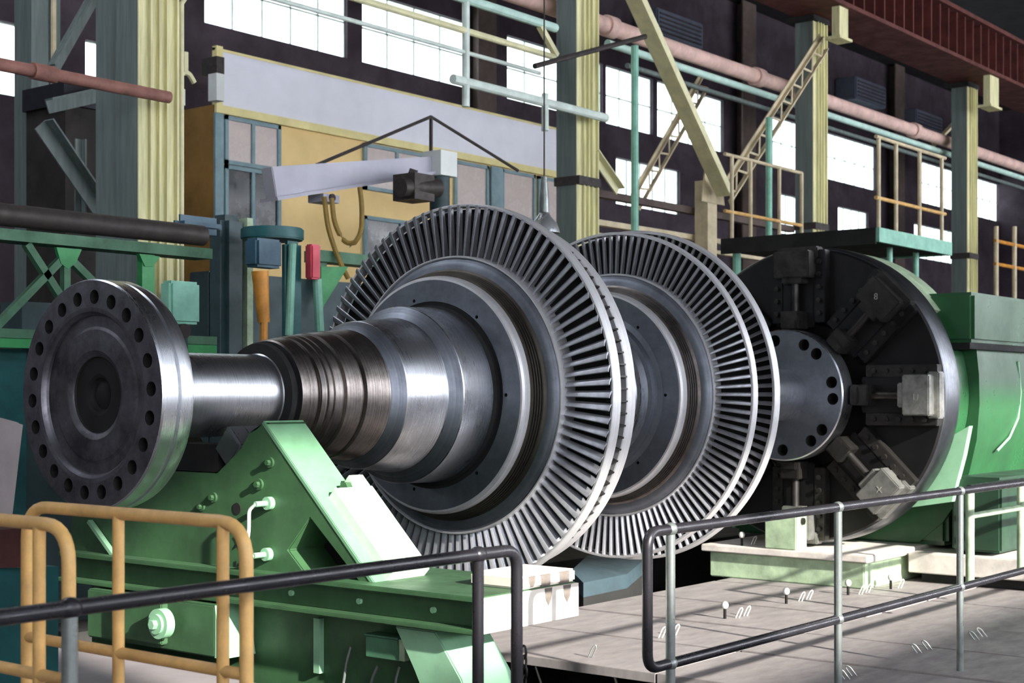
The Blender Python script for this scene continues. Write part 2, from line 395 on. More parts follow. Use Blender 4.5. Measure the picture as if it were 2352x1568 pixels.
for a in A1: bore(ringpos(4.29, .470, a), .035, .13, hf)
lathe('flange_recess', [(4.29, .42), (4.292, .40), (4.31, .385), (4.325, .38), (4.325, .33), (4.318, .315), (4.318, .215), (4.33, .19), (4.335, .185)], 'flange')
lathe('bore_plug', [(4.335, .187), (4.345, .18), (4.345, .10), (4.352, .085), (4.37, .08), (4.375, .07), (4.36, .04), (4.352, .0)], 'groove')
sh = lathe('journal', [(4.48, .235), (4.5, .218), (4.52, .2165), (5.34, .2165), (5.345, .222)], 'shaft')
lathe('oil_groove', [(5.345, .222), (5.35, .275), (5.375, .285), (5.38, .262), (5.405, .262), (5.41, .29)], 'groove')
# seal section: narrow lands and grooves
pr = [(5.41, .29), (5.42, .298), (5.45, .303)]
for (a, r) in ((5.50, .312), (5.515, .312), (5.56, .322), (5.60, .328)):
    pr += [(a, r), (a + .004, r - .012), (a + .012, r - .012), (a + .016, r)]
pr += [(5.66, .337), (5.665, .325), (5.685, .325), (5.69, .342), (5.80, .352), (5.805, .335), (5.825, .335), (5.83, .357), (6.0, .373)]
lathe('seal_section', pr, 'tarnish')
lathe('step_chamfer', [(6.0, .373), (6.005, .378), (6.075, .418), (6.08, .42)], 'disc')
lathe('polished_step', [(6.08, .42), (6.085, .424), (6.385, .452), (6.39, .455)], 'shaft')
lathe('second_chamfer', [(6.39, .455), (6.395, .46), (6.44, .515), (6.445, .52)], 'disc')
lathe('hub_step', [(6.445, .52), (6.45, .524), (6.70, .53)], 'shaft')
lathe('hub_groove', [(6.70, .53), (6.72, .545), (6.745, .545), (6.745, .565), (6.742, .57)], 'groove')
# the two bladed wheels
def wheel(dt, seals):
    face = holed_face(6.742 + dt, .57, .70, .592, .011, [2 * PI * k / 7 for k in range(7)], 'wheel_face', 'disc', rotor)
    for k in range(7): bore(ringpos(6.742 + dt, .592, 2 * PI * k / 7), .011, .05, face, 'balance_hole')
    lathe('wheel_edge', [(6.742 + dt, .70), (6.744 + dt, .712), (6.758 + dt, .722), (6.80 + dt, .728)], 'rim')
    p = [(6.80 + dt, .728)]; r = .728; t = 6.80
    for k in range(5):
        p += [(t + dt, r), (t + .002 + dt, r + .014), (t + .012 + dt, r + .014), (t + .014 + dt, r + .002)]; t += .018; r += .005
    p += [(6.89 + dt, .755), (6.90 + dt, .775)]
    lathe('labyrinth_seal', p, seals)
    lathe('wheel_dish', [(6.90 + dt, .775), (6.905 + dt, .80), (6.918 + dt, .825), (6.935 + dt, .845)], 'disc')
    return face
wheel(0, 'brass')
lathe('blade_root_ring', [(6.935, .845), (6.925, .85), (6.925, .858), (6.945, .862), (7.05, .862), (7.06, .855), (7.16, .86)], 'rim')
lathe('wheel_web', [(7.07, .84), (7.07, 1.16), (7.085, 1.16), (7.09, 1.08), (7.29, 1.08), (7.31, .85), (7.36, .72), (7.42, .6), (7.55, .52)], 'groove')  # dark web added behind the blades as shade in their gaps
rimA = lathe('shroud_ring', [(6.985, 1.168), (6.985, 1.180), (6.99, 1.185), (7.058, 1.188), (7.064, 1.184), (7.064, 1.166), (6.985, 1.168)], 'rim')
lathe('shroud_ring', [(7.214, 1.075), (7.214, 1.120), (7.219, 1.126), (7.30, 1.126), (7.307, 1.12), (7.307, 1.075), (7.214, 1.075)], 'rim')
def blade_verts(r0, r1, w0, w1, s0, s1, th, nr=6, nc=6, camber=.18):
    """twisted cambered plate standing along +z, chord along +x / +y"""
    vs = []; fs = []; ring = 2 * nc
    for i in range(nr):
        q = i / (nr - 1); r = r0 + (r1 - r0) * q; w = w0 + (w1 - w0) * q; s = s0 + (s1 - s0) * q
        up = []; dn = []
        for j in range(nc):
            u = j / (nc - 1); x = (u - .5) * w; c = camber * w * 4 * u * (1 - u); h = th * (math.sin(PI * min(1, .08 + u * .92)) ** .6 * .5 + .06)
            up.append((x, c + h)); dn.append((x, c - h))
        for (x, y) in up + dn[::-1]:
            vs.append((x * math.cos(s) - y * math.sin(s), x * math.sin(s) + y * math.cos(s), r))
    for i in range(nr - 1):
        for j in range(ring):
            fs.append((i * ring + j, i * ring + (j + 1) % ring, (i + 1) * ring + (j + 1) % ring, (i + 1) * ring + j))
    fs += [tuple(range(ring))[::-1], tuple((nr - 1) * ring + j for j in range(ring))]
    return vs, fs
def to_wheel(v, t, a):
    """blade frame (x axial, y tangential, z radial) -> hall, turned to angle a"""
    er = Vector((0, -math.cos(a), math.sin(a))); et = Vector((0, math.sin(a), math.cos(a)))
    return Vector((t + v[0], AY, AZ)) + et * v[1] + er * v[2]
NB = 98
bv, bf = blade_verts(.85, 1.176, .066, .072, math.radians(12), math.radians(28), .010, camber=.30)
b0 = MB(); b0.add([to_wheel(v, 6.99, 0) - Vector((6.99, AY, AZ)) for v in bv], bf)
bme = None
for k in range(NB):
    if bme is None:
        o = b0.build('blade', 'blade', rimA, sharp=40); bme = o.data
        bme.transform(Matrix.Translation(o.location + wloc(rimA))); first = o
    else:
        o = first.copy(); C.objects.link(o)
    o.parent = rimA; o.location = Vector((6.99, AY, AZ)) - wloc(rimA); o.rotation_euler = (-2 * PI * k / NB, 0, 0)
# ties between the two shrouds of the near wheel
mb = MB()
for k in range(NB):
    a = 2 * PI * (k + .5) / NB; mb.obox(ringpos(7.139, 1.105, a), (.076, 0, 0), Vector((0, -math.cos(a), math.sin(a))) * .025, Vector((0, math.sin(a), math.cos(a))) * .005)
mb.build('shroud_tie', 'jaw', rotor)['kind'] = 'stuff'
lathe('middle_shaft', [(7.55, .50), (7.8, .43), (8.05, .40), (8.13, .41), (8.14, .46), (8.30, .47), (8.31, .50), (8.39, .50)], 'shaft')
DT = 1.72
lathe('hub_groove', [(8.39, .50), (8.395, .53), (8.45, .535), (8.455, .55), (8.462, .57)], 'disc')
wheel(DT, 'tarnish')
lathe('blade_root_ring', [(8.655, .845), (8.648, .85), (8.648, .858), (8.66, .862), (8.78, .862), (8.80, .84), (8.95, .86)], 'rim')
lathe('wheel_web', [(8.74, .85), (8.74, 1.13), (8.75, 1.13), (8.75, .85)], 'groove')  # added dark disc, blackens the gaps of the front row
lathe('shroud_ring', [(8.66, 1.135), (8.66, 1.15), (8.665, 1.155), (8.715, 1.157), (8.72, 1.152), (8.72, 1.135), (8.66, 1.135)], 'rim')
lathe('shroud_ring', [(8.895, 1.165), (8.895, 1.182), (8.90, 1.186), (8.965, 1.187), (8.97, 1.182), (8.97, 1.165), (8.895, 1.165)], 'rim')
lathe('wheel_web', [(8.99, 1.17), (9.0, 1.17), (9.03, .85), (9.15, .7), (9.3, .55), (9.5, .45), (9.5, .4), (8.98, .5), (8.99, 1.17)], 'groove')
mb = MB()
bv2, bf2 = blade_verts(.85, 1.14, .045, .048, math.radians(8), math.radians(20), .009, 4, 6, camber=.30)
bv3, bf3 = blade_verts(.85, 1.17, .045, .048, math.radians(8), math.radians(20), .009, 4, 6, camber=.30)
for k in range(116):
    a = 2 * PI * k / 116
    mb.add([to_wheel(v, 8.682, a) for v in bv2], bf2)
    mb.add([to_wheel(v, 8.93, a) for v in bv3], bf3)
mb.build('blade_row', 'blade', rotor, sharp=40)['kind'] = 'stuff'
lathe('rear_shaft', [(9.5, .45), (9.7, .42), (10.1, .40), (10.15, .30), (10.55, .28), (10.6, .2165), (11.22, .2165), (11.225, .24)], 'shaft')
A2 = [math.radians(56 + 360 / 7 * k + q) for k in range(7) for q in (-8.5, 8.5)]
hf2 = holed_face(11.215, .2, .545, .465, .05, A2, 'rear_flange_face', 'disc', rotor)
for a in A2: bore(ringpos(11.215, .465, a), .05, .12, hf2)
lathe('rear_coupling_flange', [(11.215, .545), (11.225, .555), (11.40, .555), (11.41, .545), (11.42, .3)], 'shaft')

# ------------------------------------------------------------------ lathe faceplate with its jaws
chuck = thing('lathe_faceplate', 'large black round lathe faceplate gripping the far end of the rotor', 'lathe chuck', (11.75, AY, AZ))
lathe('plate_disc', [(11.62, .3), (11.62, .62), (11.60, .64), (11.60, 1.245), (11.62, 1.262)], 'chuck', chuck)
lathe('plate_rim', [(11.62, 1.262), (11.625, 1.27), (11.66, 1.285), (11.86, 1.285), (11.87, 1.275), (11.88, .4)], 'chuckrim', chuck)['label'] = 'bright turned rim of the faceplate'
marks = {45: '8', 0: 'U', -45: 'X'}
for deg in range(0, 360, 45):
    a = math.radians(deg); er = Vector((0, -math.cos(a), math.sin(a))); et = Vector((0, math.sin(a), math.cos(a))); ex = Vector((1, 0, 0))
    at = lambda t, r, w=0: Vector((t, AY, AZ)) + er * r + et * w
    lo = deg in (315, 270, 0)  # jaws in the sun get lighter steel, sunlight painted in
    mb = MB()
    for sgn in (-1, 1): mb.obox(at(11.55, .93, sgn * .20), ex * .05, er * .31, et * .05)
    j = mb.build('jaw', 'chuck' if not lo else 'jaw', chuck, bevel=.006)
    MB().obox(at(11.55, .88), ex * .05, er * .30, et * .148).build('jaw_slide', 'chuck', j, bevel=.01)
    mb = MB().obox(at(11.43, .64), ex * .10, er * .075, et * .085).obox(at(11.36, .60), ex * .05, er * .035, et * .07)
    mb.build('clamp_block', 'jaw', j, bevel=.008)
    mb = MB().obox(at(11.46, 1.115), ex * .10, er * .115, et * .165).obox(at(11.44, 1.0), ex * .06, er * .05, et * .10).obox(at(11.53, 1.22), ex * .06, er * .05, et * .19)
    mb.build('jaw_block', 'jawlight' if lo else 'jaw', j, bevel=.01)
    MB().cyl(at(11.44, .70), at(11.44, 1.0), .035, 12).build('jaw_screw', 'jaw', j)
    mb = MB()
    for q in range(5):
        for sgn in (-1, 1): MB().cyl(at(11.50, .70 + .11 * q, sgn * .20), at(11.475, .70 + .11 * q, sgn * .20), .022, 8).build('jaw_bolt', 'jaw', j)
    key = deg if deg <= 180 else deg - 360
    if key in marks: text(marks[key], .075, at(11.358, 1.12, .02 if key else -.02), (0, -1, 0), (0, 0, 1), 'markgrey', j)

head = thing('lathe_headstock', 'big rounded green lathe headstock behind the black faceplate', 'lathe headstock', (13.4, AY, .28))
MB().lathe([(11.90, .5), (11.90, 1.18), (11.92, 1.20), (12.28, 1.20), (12.29, .4)], 96).build('spindle_collar', 'hgreen', head)
arc = [(r, math.radians(g)) for r, rng in ((1.275, range(34, 79, 4)), (1.205, range(78, 33, -4))) for g in rng]
MB().prism([(11.90, AY - r * math.cos(q), AZ + r * math.sin(q)) for r, q in arc], (.36, 0, 0)).build('collar_guard', 'palegreen', head)
MB().prism([(12.29, d, z) for d, z in ((4.74, 2.0), (4.715, 1.75), (4.71, 1.5), (4.735, 1.2), (4.80, .92), (4.9, .68), (5.04, .48), (5.25, .3), (7.0, .3), (7.2, 2.0))], (4.2, 0, 0)).build('spindle_housing', 'hgreen', head)
MB().box((12.02, 4.66, 2.02), (16.3, 7.3, 2.44)).build('gearbox_cover', 'hgreen', head, bevel=.03)
MB().box((12.3, 5.0, .28), (16.2, 7.1, .6)).build('headstock_base', 'hgreen', head, bevel=.04)
MB().box((12.02, 4.69, 1.965), (16.3, 7.25, 2.018)).build('cover_joint', 'groove', head)
gpts = [onT(x, y, 11.93) for x, y in ((2226, 978), (2213, 1045), (2196, 1110), (2186, 1152), (2040, 1172), (2105, 1090), (2170, 1010))]
MB().prism(gpts, (.08, 0, 0)).build('guard_plate', 'green2', head)
rib = [onD(x, y, 4.72) for x, y in ((2338, 830), (2344, 900), (2338, 960), (2318, 1005), (2290, 1035))]
MB().tube(rib, .012, 8).build('weld_seam', 'green2', head)
MB().box((12.0, 4.42, .28), (16.2, 4.84, .90)).build('lower_cover', 'darkgreen', head, bevel=.02)  # darker than the headstock green: shade put into the cover's colour
# bed under the headstock
bed = thing('lathe_bed', 'pale green and white bed slab under the faceplate and headstock', 'lathe bed', (13.5, 5.2, 0))
MB().box((11.2, 5.25, .0), (17.5, 6.70, .22)).build('bed_side', 'palegreen', bed, bevel=.01)
MB().box((11.15, 5.2, .22), (17.55, 6.76, .28)).build('bed_top', 'concrete', bed, bevel=.008)
MB().box((11.9, 3.9, .08), (17.4, 5.18, .25)).build('bed_step', 'concrete', bed, bevel=.008)
MB().box((12.0, 4.0, 0), (17.3, 5.1, .08)).build('bed_foot', 'dark', bed)
fx = thing('clamp_foot', 'pale green box foot standing under the lowest chuck jaw', 'clamp block', (11.3, 5.9, .28))
MB().box((11.16, 5.84, .28), (11.35, 6.14, .58)).build('foot_body', 'palegreen', fx, bevel=.01)
MB().cyl((11.26, 5.845, .52), (11.26, 5.82, .52), .03, 12).build('foot_bolt', 'jaw', fx)

# ------------------------------------------------------------------ green steady rest
st = thing('steady_rest', 'green painted steady rest frame carrying the near end of the rotor', 'steady rest', (5.0, 5.6, -.9))
TF, TB = 4.9, 5.16
dz = lambda L, t=TF: [(t, d, z) for d, z in L]
outer = [(5.40, 1.446), (5.46, 1.446), (4.70, .70), (4.70, .66), (6.98, .66), (7.04, .80), (6.98, 1.0), (6.54, 1.446), (6.42, 1.40), (6.36, 1.31), (6.2, 1.185), (5.80, 1.185), (5.62, 1.315), (5.55, 1.40)]
hole = [onT(x, y, TF) for x, y in ((712, 1190), (662, 1263), (708, 1325), (822, 1333))]
MB().prism(dz(outer), (TB - TF, 0, 0), holes=([tuple(p) for p in hole],)).build('front_plate', 'green', st, bevel=.006)
# sloping right-hand face strip, slightly proud
nrm = Vector((0, -.70, .714)).normalized(); along = Vector((0, -.714, -.70)).normalized()
mid = Vector(((TF + TB) / 2, 5.08, 1.073))
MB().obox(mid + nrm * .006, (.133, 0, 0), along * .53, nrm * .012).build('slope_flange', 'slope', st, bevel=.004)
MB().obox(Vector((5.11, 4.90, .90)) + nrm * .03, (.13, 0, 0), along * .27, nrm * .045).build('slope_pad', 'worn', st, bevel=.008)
pb = Vector((5.15, 5.10, 1.10)) + nrm * .05
cl = MB().obox(pb, (.05, 0, 0), along * .045, nrm * .045).build('clamp_lug', 'worn', st, bevel=.01)
MB().cyl(pb + Vector((-.05, 0, 0)), pb + Vector((-.085, 0, 0)), .028, 6).build('clamp_bolt', 'green', cl)
# journal pads
hc = sum(hole, Vector()) / 4
MB().prism([hc + (v - hc) * 1.06 + Vector((.235, 0, 0)) for v in hole], (.02, 0, 0)).build('inner_web', 'groove', st)  # dark panel added behind the hole to stand in for shade
MB().obox((5.03, 5.74, 1.32), (.11, 0, 0), (0, .05, .05), (0, -.05, .06)).build('journal_pad', 'shaft', st, bevel=.01)
MB().obox((5.03, 6.26, 1.32), (.11, 0, 0), (0, .05, -.05), (0, .05, .06)).build('journal_pad', 'tarnish', st, bevel=.01)
MB().box((4.93, 5.82, 1.19), (5.13, 6.18, 1.33)).build('oil_tray', 'groove', st)
# fittings on the front face
for (x, y, r) in ((622, 1062, .026), (597, 1112, .028), (492, 1142, .026), (465, 1163, .022)):
    c = onT(x, y, TF); MB().cyl(c, c - Vector((.012, 0, 0)), r, 18).cyl(c - Vector((.012, 0, 0)), c - Vector((.03, 0, 0)), r * .55, 6).build('bolt', 'green', st)
c1 = onT(622, 1155, TF); c2 = onT(618, 1272, TF)
for c in (c1, c2):
    MB().cyl(c, c - Vector((.03, 0, 0)), .032, 18).cyl(c - Vector((.03, 0, 0)), c - Vector((.10, 0, 0)), .014, 10).build('handle_boss', 'green2', st)
e = Vector((-.095, 0, 0))
MB().tube(path([c1 + e, c1 + e + Vector((0, .05, -.03)), (c1 + c2) / 2 + e + Vector((0, .045, 0)), c2 + e + Vector((0, .055, .03)), c2 + e + Vector((0, .045, -.015)), c2 + e], .02), .009, 8).build('wire_handle', 'whitecable', st)
ho = onT(543, 1168, TF - .003); MB().cyl(ho, ho + Vector((.02, 0, 0)), .03, 16).build('sight_hole', 'groove', st)  # dark disc painted as the shadow cast by the handle pin
text('X', .085, onT(546, 1248, TF - .004), (0, -1, 0), (0, 0, 1), 'markdark', st)
text('K', .10, onT(548, 1306, TF - .004), (0, -1, 0), (0, 0, 1), 'markdark', st)
a_, b_ = onT(213, 1196, TF), onT(319, 1344, TF)
MB().bar(a_ - Vector((.02, 0, 0)), b_ - Vector((.02, 0, 0)), .03, .02).build('side_rib', 'green2', st)
# base beam
mb = MB().box((4.80, 4.0, .70), (5.5, 7.0, .725)).box((4.78, 4.0, .565), (5.5, 7.0, .585)).box((4.86, 4.0, .585), (5.46, 7.0, .70))
mb.build('base_beam', 'green', st, bevel=.004)
MB().box((4.80, 3.985, .57), (5.5, 4.0, .72)).build('beam_end_plate', 'stained', st)
MB().box((5.10, 4.0, .726), (5.5, 4.3, .785)).build('end_block', 'stained', st, bevel=.01)
for (x, w, h) in ((5.17, .022, .05), (5.27, .034, .10), (5.41, .036, .105)):  # dark drops painted as shadows on the end block and plate
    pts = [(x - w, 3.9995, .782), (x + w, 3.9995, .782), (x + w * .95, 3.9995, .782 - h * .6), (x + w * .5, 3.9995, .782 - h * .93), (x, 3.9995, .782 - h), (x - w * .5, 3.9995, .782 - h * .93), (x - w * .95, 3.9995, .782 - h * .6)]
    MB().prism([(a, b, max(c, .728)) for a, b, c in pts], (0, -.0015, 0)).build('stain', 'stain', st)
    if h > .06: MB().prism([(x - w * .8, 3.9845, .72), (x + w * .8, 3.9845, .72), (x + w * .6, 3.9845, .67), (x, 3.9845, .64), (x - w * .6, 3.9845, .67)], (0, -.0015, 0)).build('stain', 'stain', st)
mb = MB()
for d in (4.3, 4.75, 5.2): mb.cyl((4.862, d, .64), (4.845, d, .64), .014, 8)
mb.build('beam_bolt', 'green2', st)
# lower housing
MB().box((4.74, 5.62, .30), (5.2, 6.65, .555)).build('lower_housing', 'green', st, bevel=.008)
bx = MB().box((4.70, 5.98, .33), (4.75, 6.35, .54)).build('bearing_cover', 'green', st, bevel=.006)
c = onT(380, 1430, 4.70); MB().cyl(c, c - Vector((.05, 0, 0)), .075, 24).cyl(c - Vector((.05, 0, 0)), c - Vector((.065, 0, 0)), .05, 24).cyl(c - Vector((.065, 0, 0)), c - Vector((.09, 0, 0)), .024, 6).build('bearing_boss', 'green2', bx)
MB().prism([(4.74, 5.62, .555), (4.74, 5.56, .30), (4.74, 5.62, .30)], (.46, 0, 0)).build('housing_gusset', 'green2', st)
MB().box((4.95, 4.35, -.9), (5.25, 6.9, .555)).build('pedestal', 'green', st)
MB().box((4.92, 5.08, .26), (4.95, 5.12, .52)).build('pedestal_rib', 'green2', st)
leg = [(4.52, .55), (4.28, .55), (4.13, .36), (4.0, .1), (3.95, -.9), (4.2, -.9), (4.26, .1), (4.40, .36)]
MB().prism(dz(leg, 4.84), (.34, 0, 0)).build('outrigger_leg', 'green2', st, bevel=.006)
jb = thing('junction_box', 'small dark green junction box under the steady rest beam', 'junction box', tuple(onT(890, 1508, 4.90)))
p = onT(890, 1486, 4.90); MB().box((4.86, p.y - .10, p.z - .048), (4.945, p.y + .10, p.z + .05)).build('box_body', 'dgreen', jb, bevel=.004)
MB().box((4.855, p.y - .105, p.z + .05), (4.945, p.y + .105, p.z + .058)).build('box_lid', 'dgreen', jb)
q = onT(932, 1490, 4.90); MB().box((4.87, q.y - .02, q.z - .05), (4.93, q.y + .015, q.z + .045)).build('cable_gland_plate', 'palegreen', jb)
for (x0, y0, x1, y1, lab) in ((806, 1485, 782, 1640, 'grey cable curving down left of the junction box'), (868, 1528, 838, 1640, 'grey cable hanging from the left end of the junction box'), (918, 1530, 905, 1640, 'grey cable hanging from the right end of the junction box')):
    a, b = onT(x0, y0, 4.93), onT(x1, y1, 4.9)
    tag(MB().tube([a, a.lerp(b, .25) + Vector((0, .012, 0)), a.lerp(b, .6) + Vector((0, .012, 0)), b], .007, 8).build('electric_cable', 'steelpost'), lab, 'cable', 'cables of the junction box')

# ------------------------------------------------------------------ black pipe railings along the walkway
RD = 3.27
def rail_label(o, l): o['label'] = l
rl = thing('pipe_railing', 'black pipe railing in front of the green steady rest', 'railing', (3.6, RD, 0))
rr = thing('pipe_railing', 'black pipe railing on the steel floor plates in front of the second bladed disc', 'railing', (9.5, RD, 0))
zt, zm, R = 1.03, .48, .022
def T(px): return tD(px, RD)
te = T(1187)
MB().tube(path([(T0 + 8, RD, zt), (te, RD, zt), (te, RD, -.4)], .07), R, 14).build('top_rail', 'black', rl)
for px in (160, 1098):
    t = T(px); MB().tube([(t, RD, -.4), (t, RD, zt)], R * .95, 14).build('post', 'steelpost' if px < 500 else 'black', rl)
    MB().ball((t, RD, zt), R * 1.35, 8, (1.2, 1, 1)).build('post_collar', 'black', rl)
MB().tube([(T0 + 8, RD, zm), (T(1098), RD, zm)], R, 12).build('mid_rail', 'black', rl)
ts = T(1487)
MB().tube(path([(19, RD, zt), (ts, RD, zt), (ts, RD, zm), (19, RD, zm)], .07), R, 14).build('rail_loop', 'black', rr)
for px in (1540, 1925, 2205):
    t = T(px); MB().tube([(t, RD, .0), (t, RD, zt)], R * .9, 14).build('post', 'steelpost', rr)
    for z in (zt, zm): MB().ball((t, RD, z), R * 1.3, 8, (1.2, 1, 1)).build('post_collar', 'steelpost', rr)
ch = MB(); tp = Vector((te + .02, RD - .03, .70))
for k in range(26):
    z = .66 - k * .036; a = (.5 if k % 2 else -.5) * PI
    c = Vector((te + .035 + .004 * math.sin(k), RD - .004, z)); ring = []
    for j in range(13):
        b = 2 * PI * j / 12; x = .011 * math.cos(b); y = .024 * math.sin(b)
        ring.append(c + (Vector((x, 0, y)) if k % 2 else Vector((0, x, y))))
    ch.tube(ring, .0045, 6, caps=False)
tag(ch.build('hanging_chain', 'chain'), 'dark steel chain hanging beside the end post of the near railing', 'chain')
# paler railing further along
r3 = thing('pipe_railing', 'pale green pipe railing at the right beside the headstock', 'railing', (11.6, 3.9, .28))
a = onD(2226, 1120, 3.9); b = onD(2330, 1108, 3.9)
zt3 = a.z
for px in (2228, 2345): t = tD(px, 3.9); MB().tube([(t, 3.9, .28), (t, 3.9, zt3)], .03, 12).build('post', 'palegreen', r3)
t = tD(2226, 3.9)
MB().tube([(t, 3.9, zt3), (17, 3.9, zt3)], .022, 12).build('top_rail', 'black', r3)
MB().tube([(t, 3.9, onD(2228, 1185, 3.9).z), (17, 3.9, onD(2228, 1185, 3.9).z)], .022, 12).build('mid_rail', 'palegreen', r3)

# ------------------------------------------------------------------ yellow hoop barriers
def hoop(t, d0, d1, ztop, zbar, posts, label, lean=0.):
    h = thing('hoop_barrier', label, 'barrier', (t, (d0 + d1) / 2, .25), 'yellow hoop barriers by the work platform')
    r = .0215
    MB().tube(path([(t, d0, .25), (t, d0, ztop), (t, d1, ztop), (t, d1, .25)], .12), r, 14).build('hoop_tube', 'yellow', h)
    MB().tube([(t, d0, zbar), (t, d1, zbar)], r * .9, 12).build('cross_bar', 'yellow', h)
    for d in posts: MB().tube([(t, d, .25), (t, d, ztop)], r * .92, 12).build('upright', 'yellow', h)
    return h
def dT(px, t): Y = t / (K + kx(px) * S); return Y * (S - kx(px) * K)
hoop(3.0, dT(566, 3.0), dT(62, 3.0), 1.192, .735, [dT(512, 3.0), dT(272, 3.0)], 'yellow tubular hoop barrier right of its twin, under the bolted flange')
hoop(2.66, dT(158, 2.66), dT(-230, 2.66), 1.185, .72, [dT(90, 2.66), dT(-100, 2.66)], 'yellow tubular hoop barrier cut by the left edge of the photo')

# ------------------------------------------------------------------ small things by the pit
mc = thing('tail_block', 'grey block on a dark red and teal pedestal at the left edge beside the flange', 'machine', tuple(P(10, 1420, 6.0)))
c = P(10, 1080, 6.0)
MB().prism([P(-120, 955, 6.2), P(0, 957, 6.0), P(55, 972, 5.95), P(28, 1205, 5.95), P(-120, 1225, 6.2)], (-.0, .5, 0)).build('block', 'gold', mc, bevel=.006)
MB().prism([P(-120, 1226, 6.2), P(78, 1210, 5.95), P(98, 1300, 5.95), P(-120, 1310, 6.2)], (0, .45, 0)).build('red_plinth', 'darkred', mc)
MB().prism([P(-120, 1311, 6.2), P(134, 1300, 5.98), P(134, 1662, 5.98), P(-120, 1636, 6.2)], (0, .5, 0)).build('teal_base', 'teal', mc)
bs = thing('blue_cover', 'blue grey sheet metal cover in the pit under the second bladed disc', 'cover', tuple(onZ(1400, 1345, .0)))
pt = [onZ(1312, 1310, .12), onZ(1350, 1275, .12), onZ(1482, 1283, .12), onZ(1440, 1318, .06), onZ(1340, 1338, .04)]
MB().prism([tuple(v) for v in pt], (0, 0, -.12)).build('cover_sheet', 'tarp', bs)
MB().prism([tuple(v - Vector((0, 0, .121))) for v in pt], (0, 0, -1.4)).build('cover_base', 'dark', bs)  # dark block below the cover, painted as the pit's shade
# lifting bolts and wire hoops on the floor plates
g = 'lifting bolts on the floor plates'
spots = [(1665, 1420), (1806, 1386), (1948, 1366), (2046, 1352), (1704, 1253, .28)]
labs = ['white headed lifting bolt nearest the bent railing end, first of the row', 'white headed lifting bolt second nearest in the row on the floor plates', 'white headed lifting bolt just right of the middle railing post', 'white headed lifting bolt near the front edge of the bed, farthest of the row', 'white bolt standing on the bed slab under the rear of the rotor']
for s, lab in zip(spots, labs):
    z = s[2] if len(s) > 2 else .0; p = onZ(s[0], s[1], z)
    lb = thing('lifting_bolt', lab, 'bolt', tuple(p), g)
    MB().cyl(p, p + Vector((0, 0, .075)), .011, 10).build('bolt_shank', 'chain', lb)
    MB().ball(p + Vector((0, 0, .095)), .026, 8, (1, 1, 1.1)).build('bolt_head', 'mark', lb)
hs = [(1356, 1508), (1517, 1464), (1548, 1458), (1694, 1418), (1712, 1414), (1838, 1380), (1856, 1376), (1976, 1364), (1992, 1360), (2066, 1350), (1728, 1250, .28), (2112, 1500), (2136, 1492), (2244, 1470), (2262, 1462), (1946, 1560), (1962, 1552)]
hl = ['at the near plate edge left of the bent railing end', 'left of the first post of the far railing', 'right of the first post of the far railing', 'left one of the pair beside the nearest white bolt', 'right one of the pair beside the nearest white bolt', 'left one of the pair beside the second white bolt', 'right one of the pair beside the second white bolt', 'left one of the pair right of the middle railing post', 'right one of the pair right of the middle railing post', 'beside the farthest white bolt near the bed', 'lying on the bed slab beside its bolt', 'left one of the shaded pair below the lower rail', 'right one of the shaded pair below the lower rail', 'left one of the shaded pair at the right edge', 'right one of the shaded pair at the right edge', 'left one of the shaded pair at the bottom edge', 'right one of the shaded pair at the bottom edge']
for s, lab in zip(hs, hl):
    z = s[2] if len(s) > 2 else .0; p = onZ(s[0], s[1], z); ax = Vector((.006, -.010, 0)) if s[0] < 2100 and s[1] < 1540 else Vector((-.008, .012, 0))
    tl = Vector((.012, -.030, .075)) if s[1] < 1470 and s[0] < 2100 or s[0] == 1356 else Vector((-.02, .04, .06))
    pts = [p - ax, p - ax + tl * .8, p + tl, p + ax + tl * .8, p + ax]
    tag(MB().tube(path(pts, .01), .0045, 6).build('lifting_hoop', 'mark' if s[1] < 1470 else 'steelpost'), 'thin wire lifting hoop ' + lab, 'lifting hoop', 'wire lifting hoops in the floor plates')

# ------------------------------------------------------------------ row of crane columns
CD = 10.2; STEP = .585 * CD
ct = [tD(318, CD), tD(1325, CD), tD(1868, CD), tD(2222, CD)]
cl_ = ['wide grooved yellow green steel column left of the yellow office', 'tall yellow green steel column right of the yellow office', 'yellow green steel column behind the platform railing', 'brownish green steel column at the right under the red girder']
cols = []
for i, t in enumerate(ct):
    c = thing('steel_column', cl_[i], 'column', (t + .2, CD + .15, 0), 'columns carrying the crane girder')
    ztop = 7.15; d = CD
    MB().box((t, d + .012, 0), (t + .022, d + .30, ztop)).box((t + .38, d + .012, 0), (t + .40, d + .30, ztop)).build('side_flange', 'colgrey', c)  # grey sides: the column's shaded face put into the colour
    mb = MB().box((t, d, 0), (t + .40, d + .012, ztop))
    mb.build('face_plate', 'column', c)
    mb = MB()
    for x in (.10, .19, .27, .38): mb.box((t + x, d - .035, 0), (t + x + .022, d, ztop))
    mb.build('stiffener', 'column', c)
    if i: MB().box((t - .02, d - .05, 4.05), (t + .42, d + .32, 4.15)).build('collar_plate', 'wire', c)
    MB().box((t - .08, d - .10, 0), (t + .48, d + .40, .04)).build('base_plate', 'colgrey', c)
    if i: MB().box((t - .06, d - .04, 7.15), (t + .46, d + .42, 7.235)).build('cap_plate', 'dark', c)
    cols.append(c)
MB().tube([(ct[0] + .43, CD - .03, .1), (ct[0] + .43, CD - .03, 4.95), (ct[0] + .50, CD - .03, 5.05)], .022, 8).build('conduit', 'cream', cols[0])
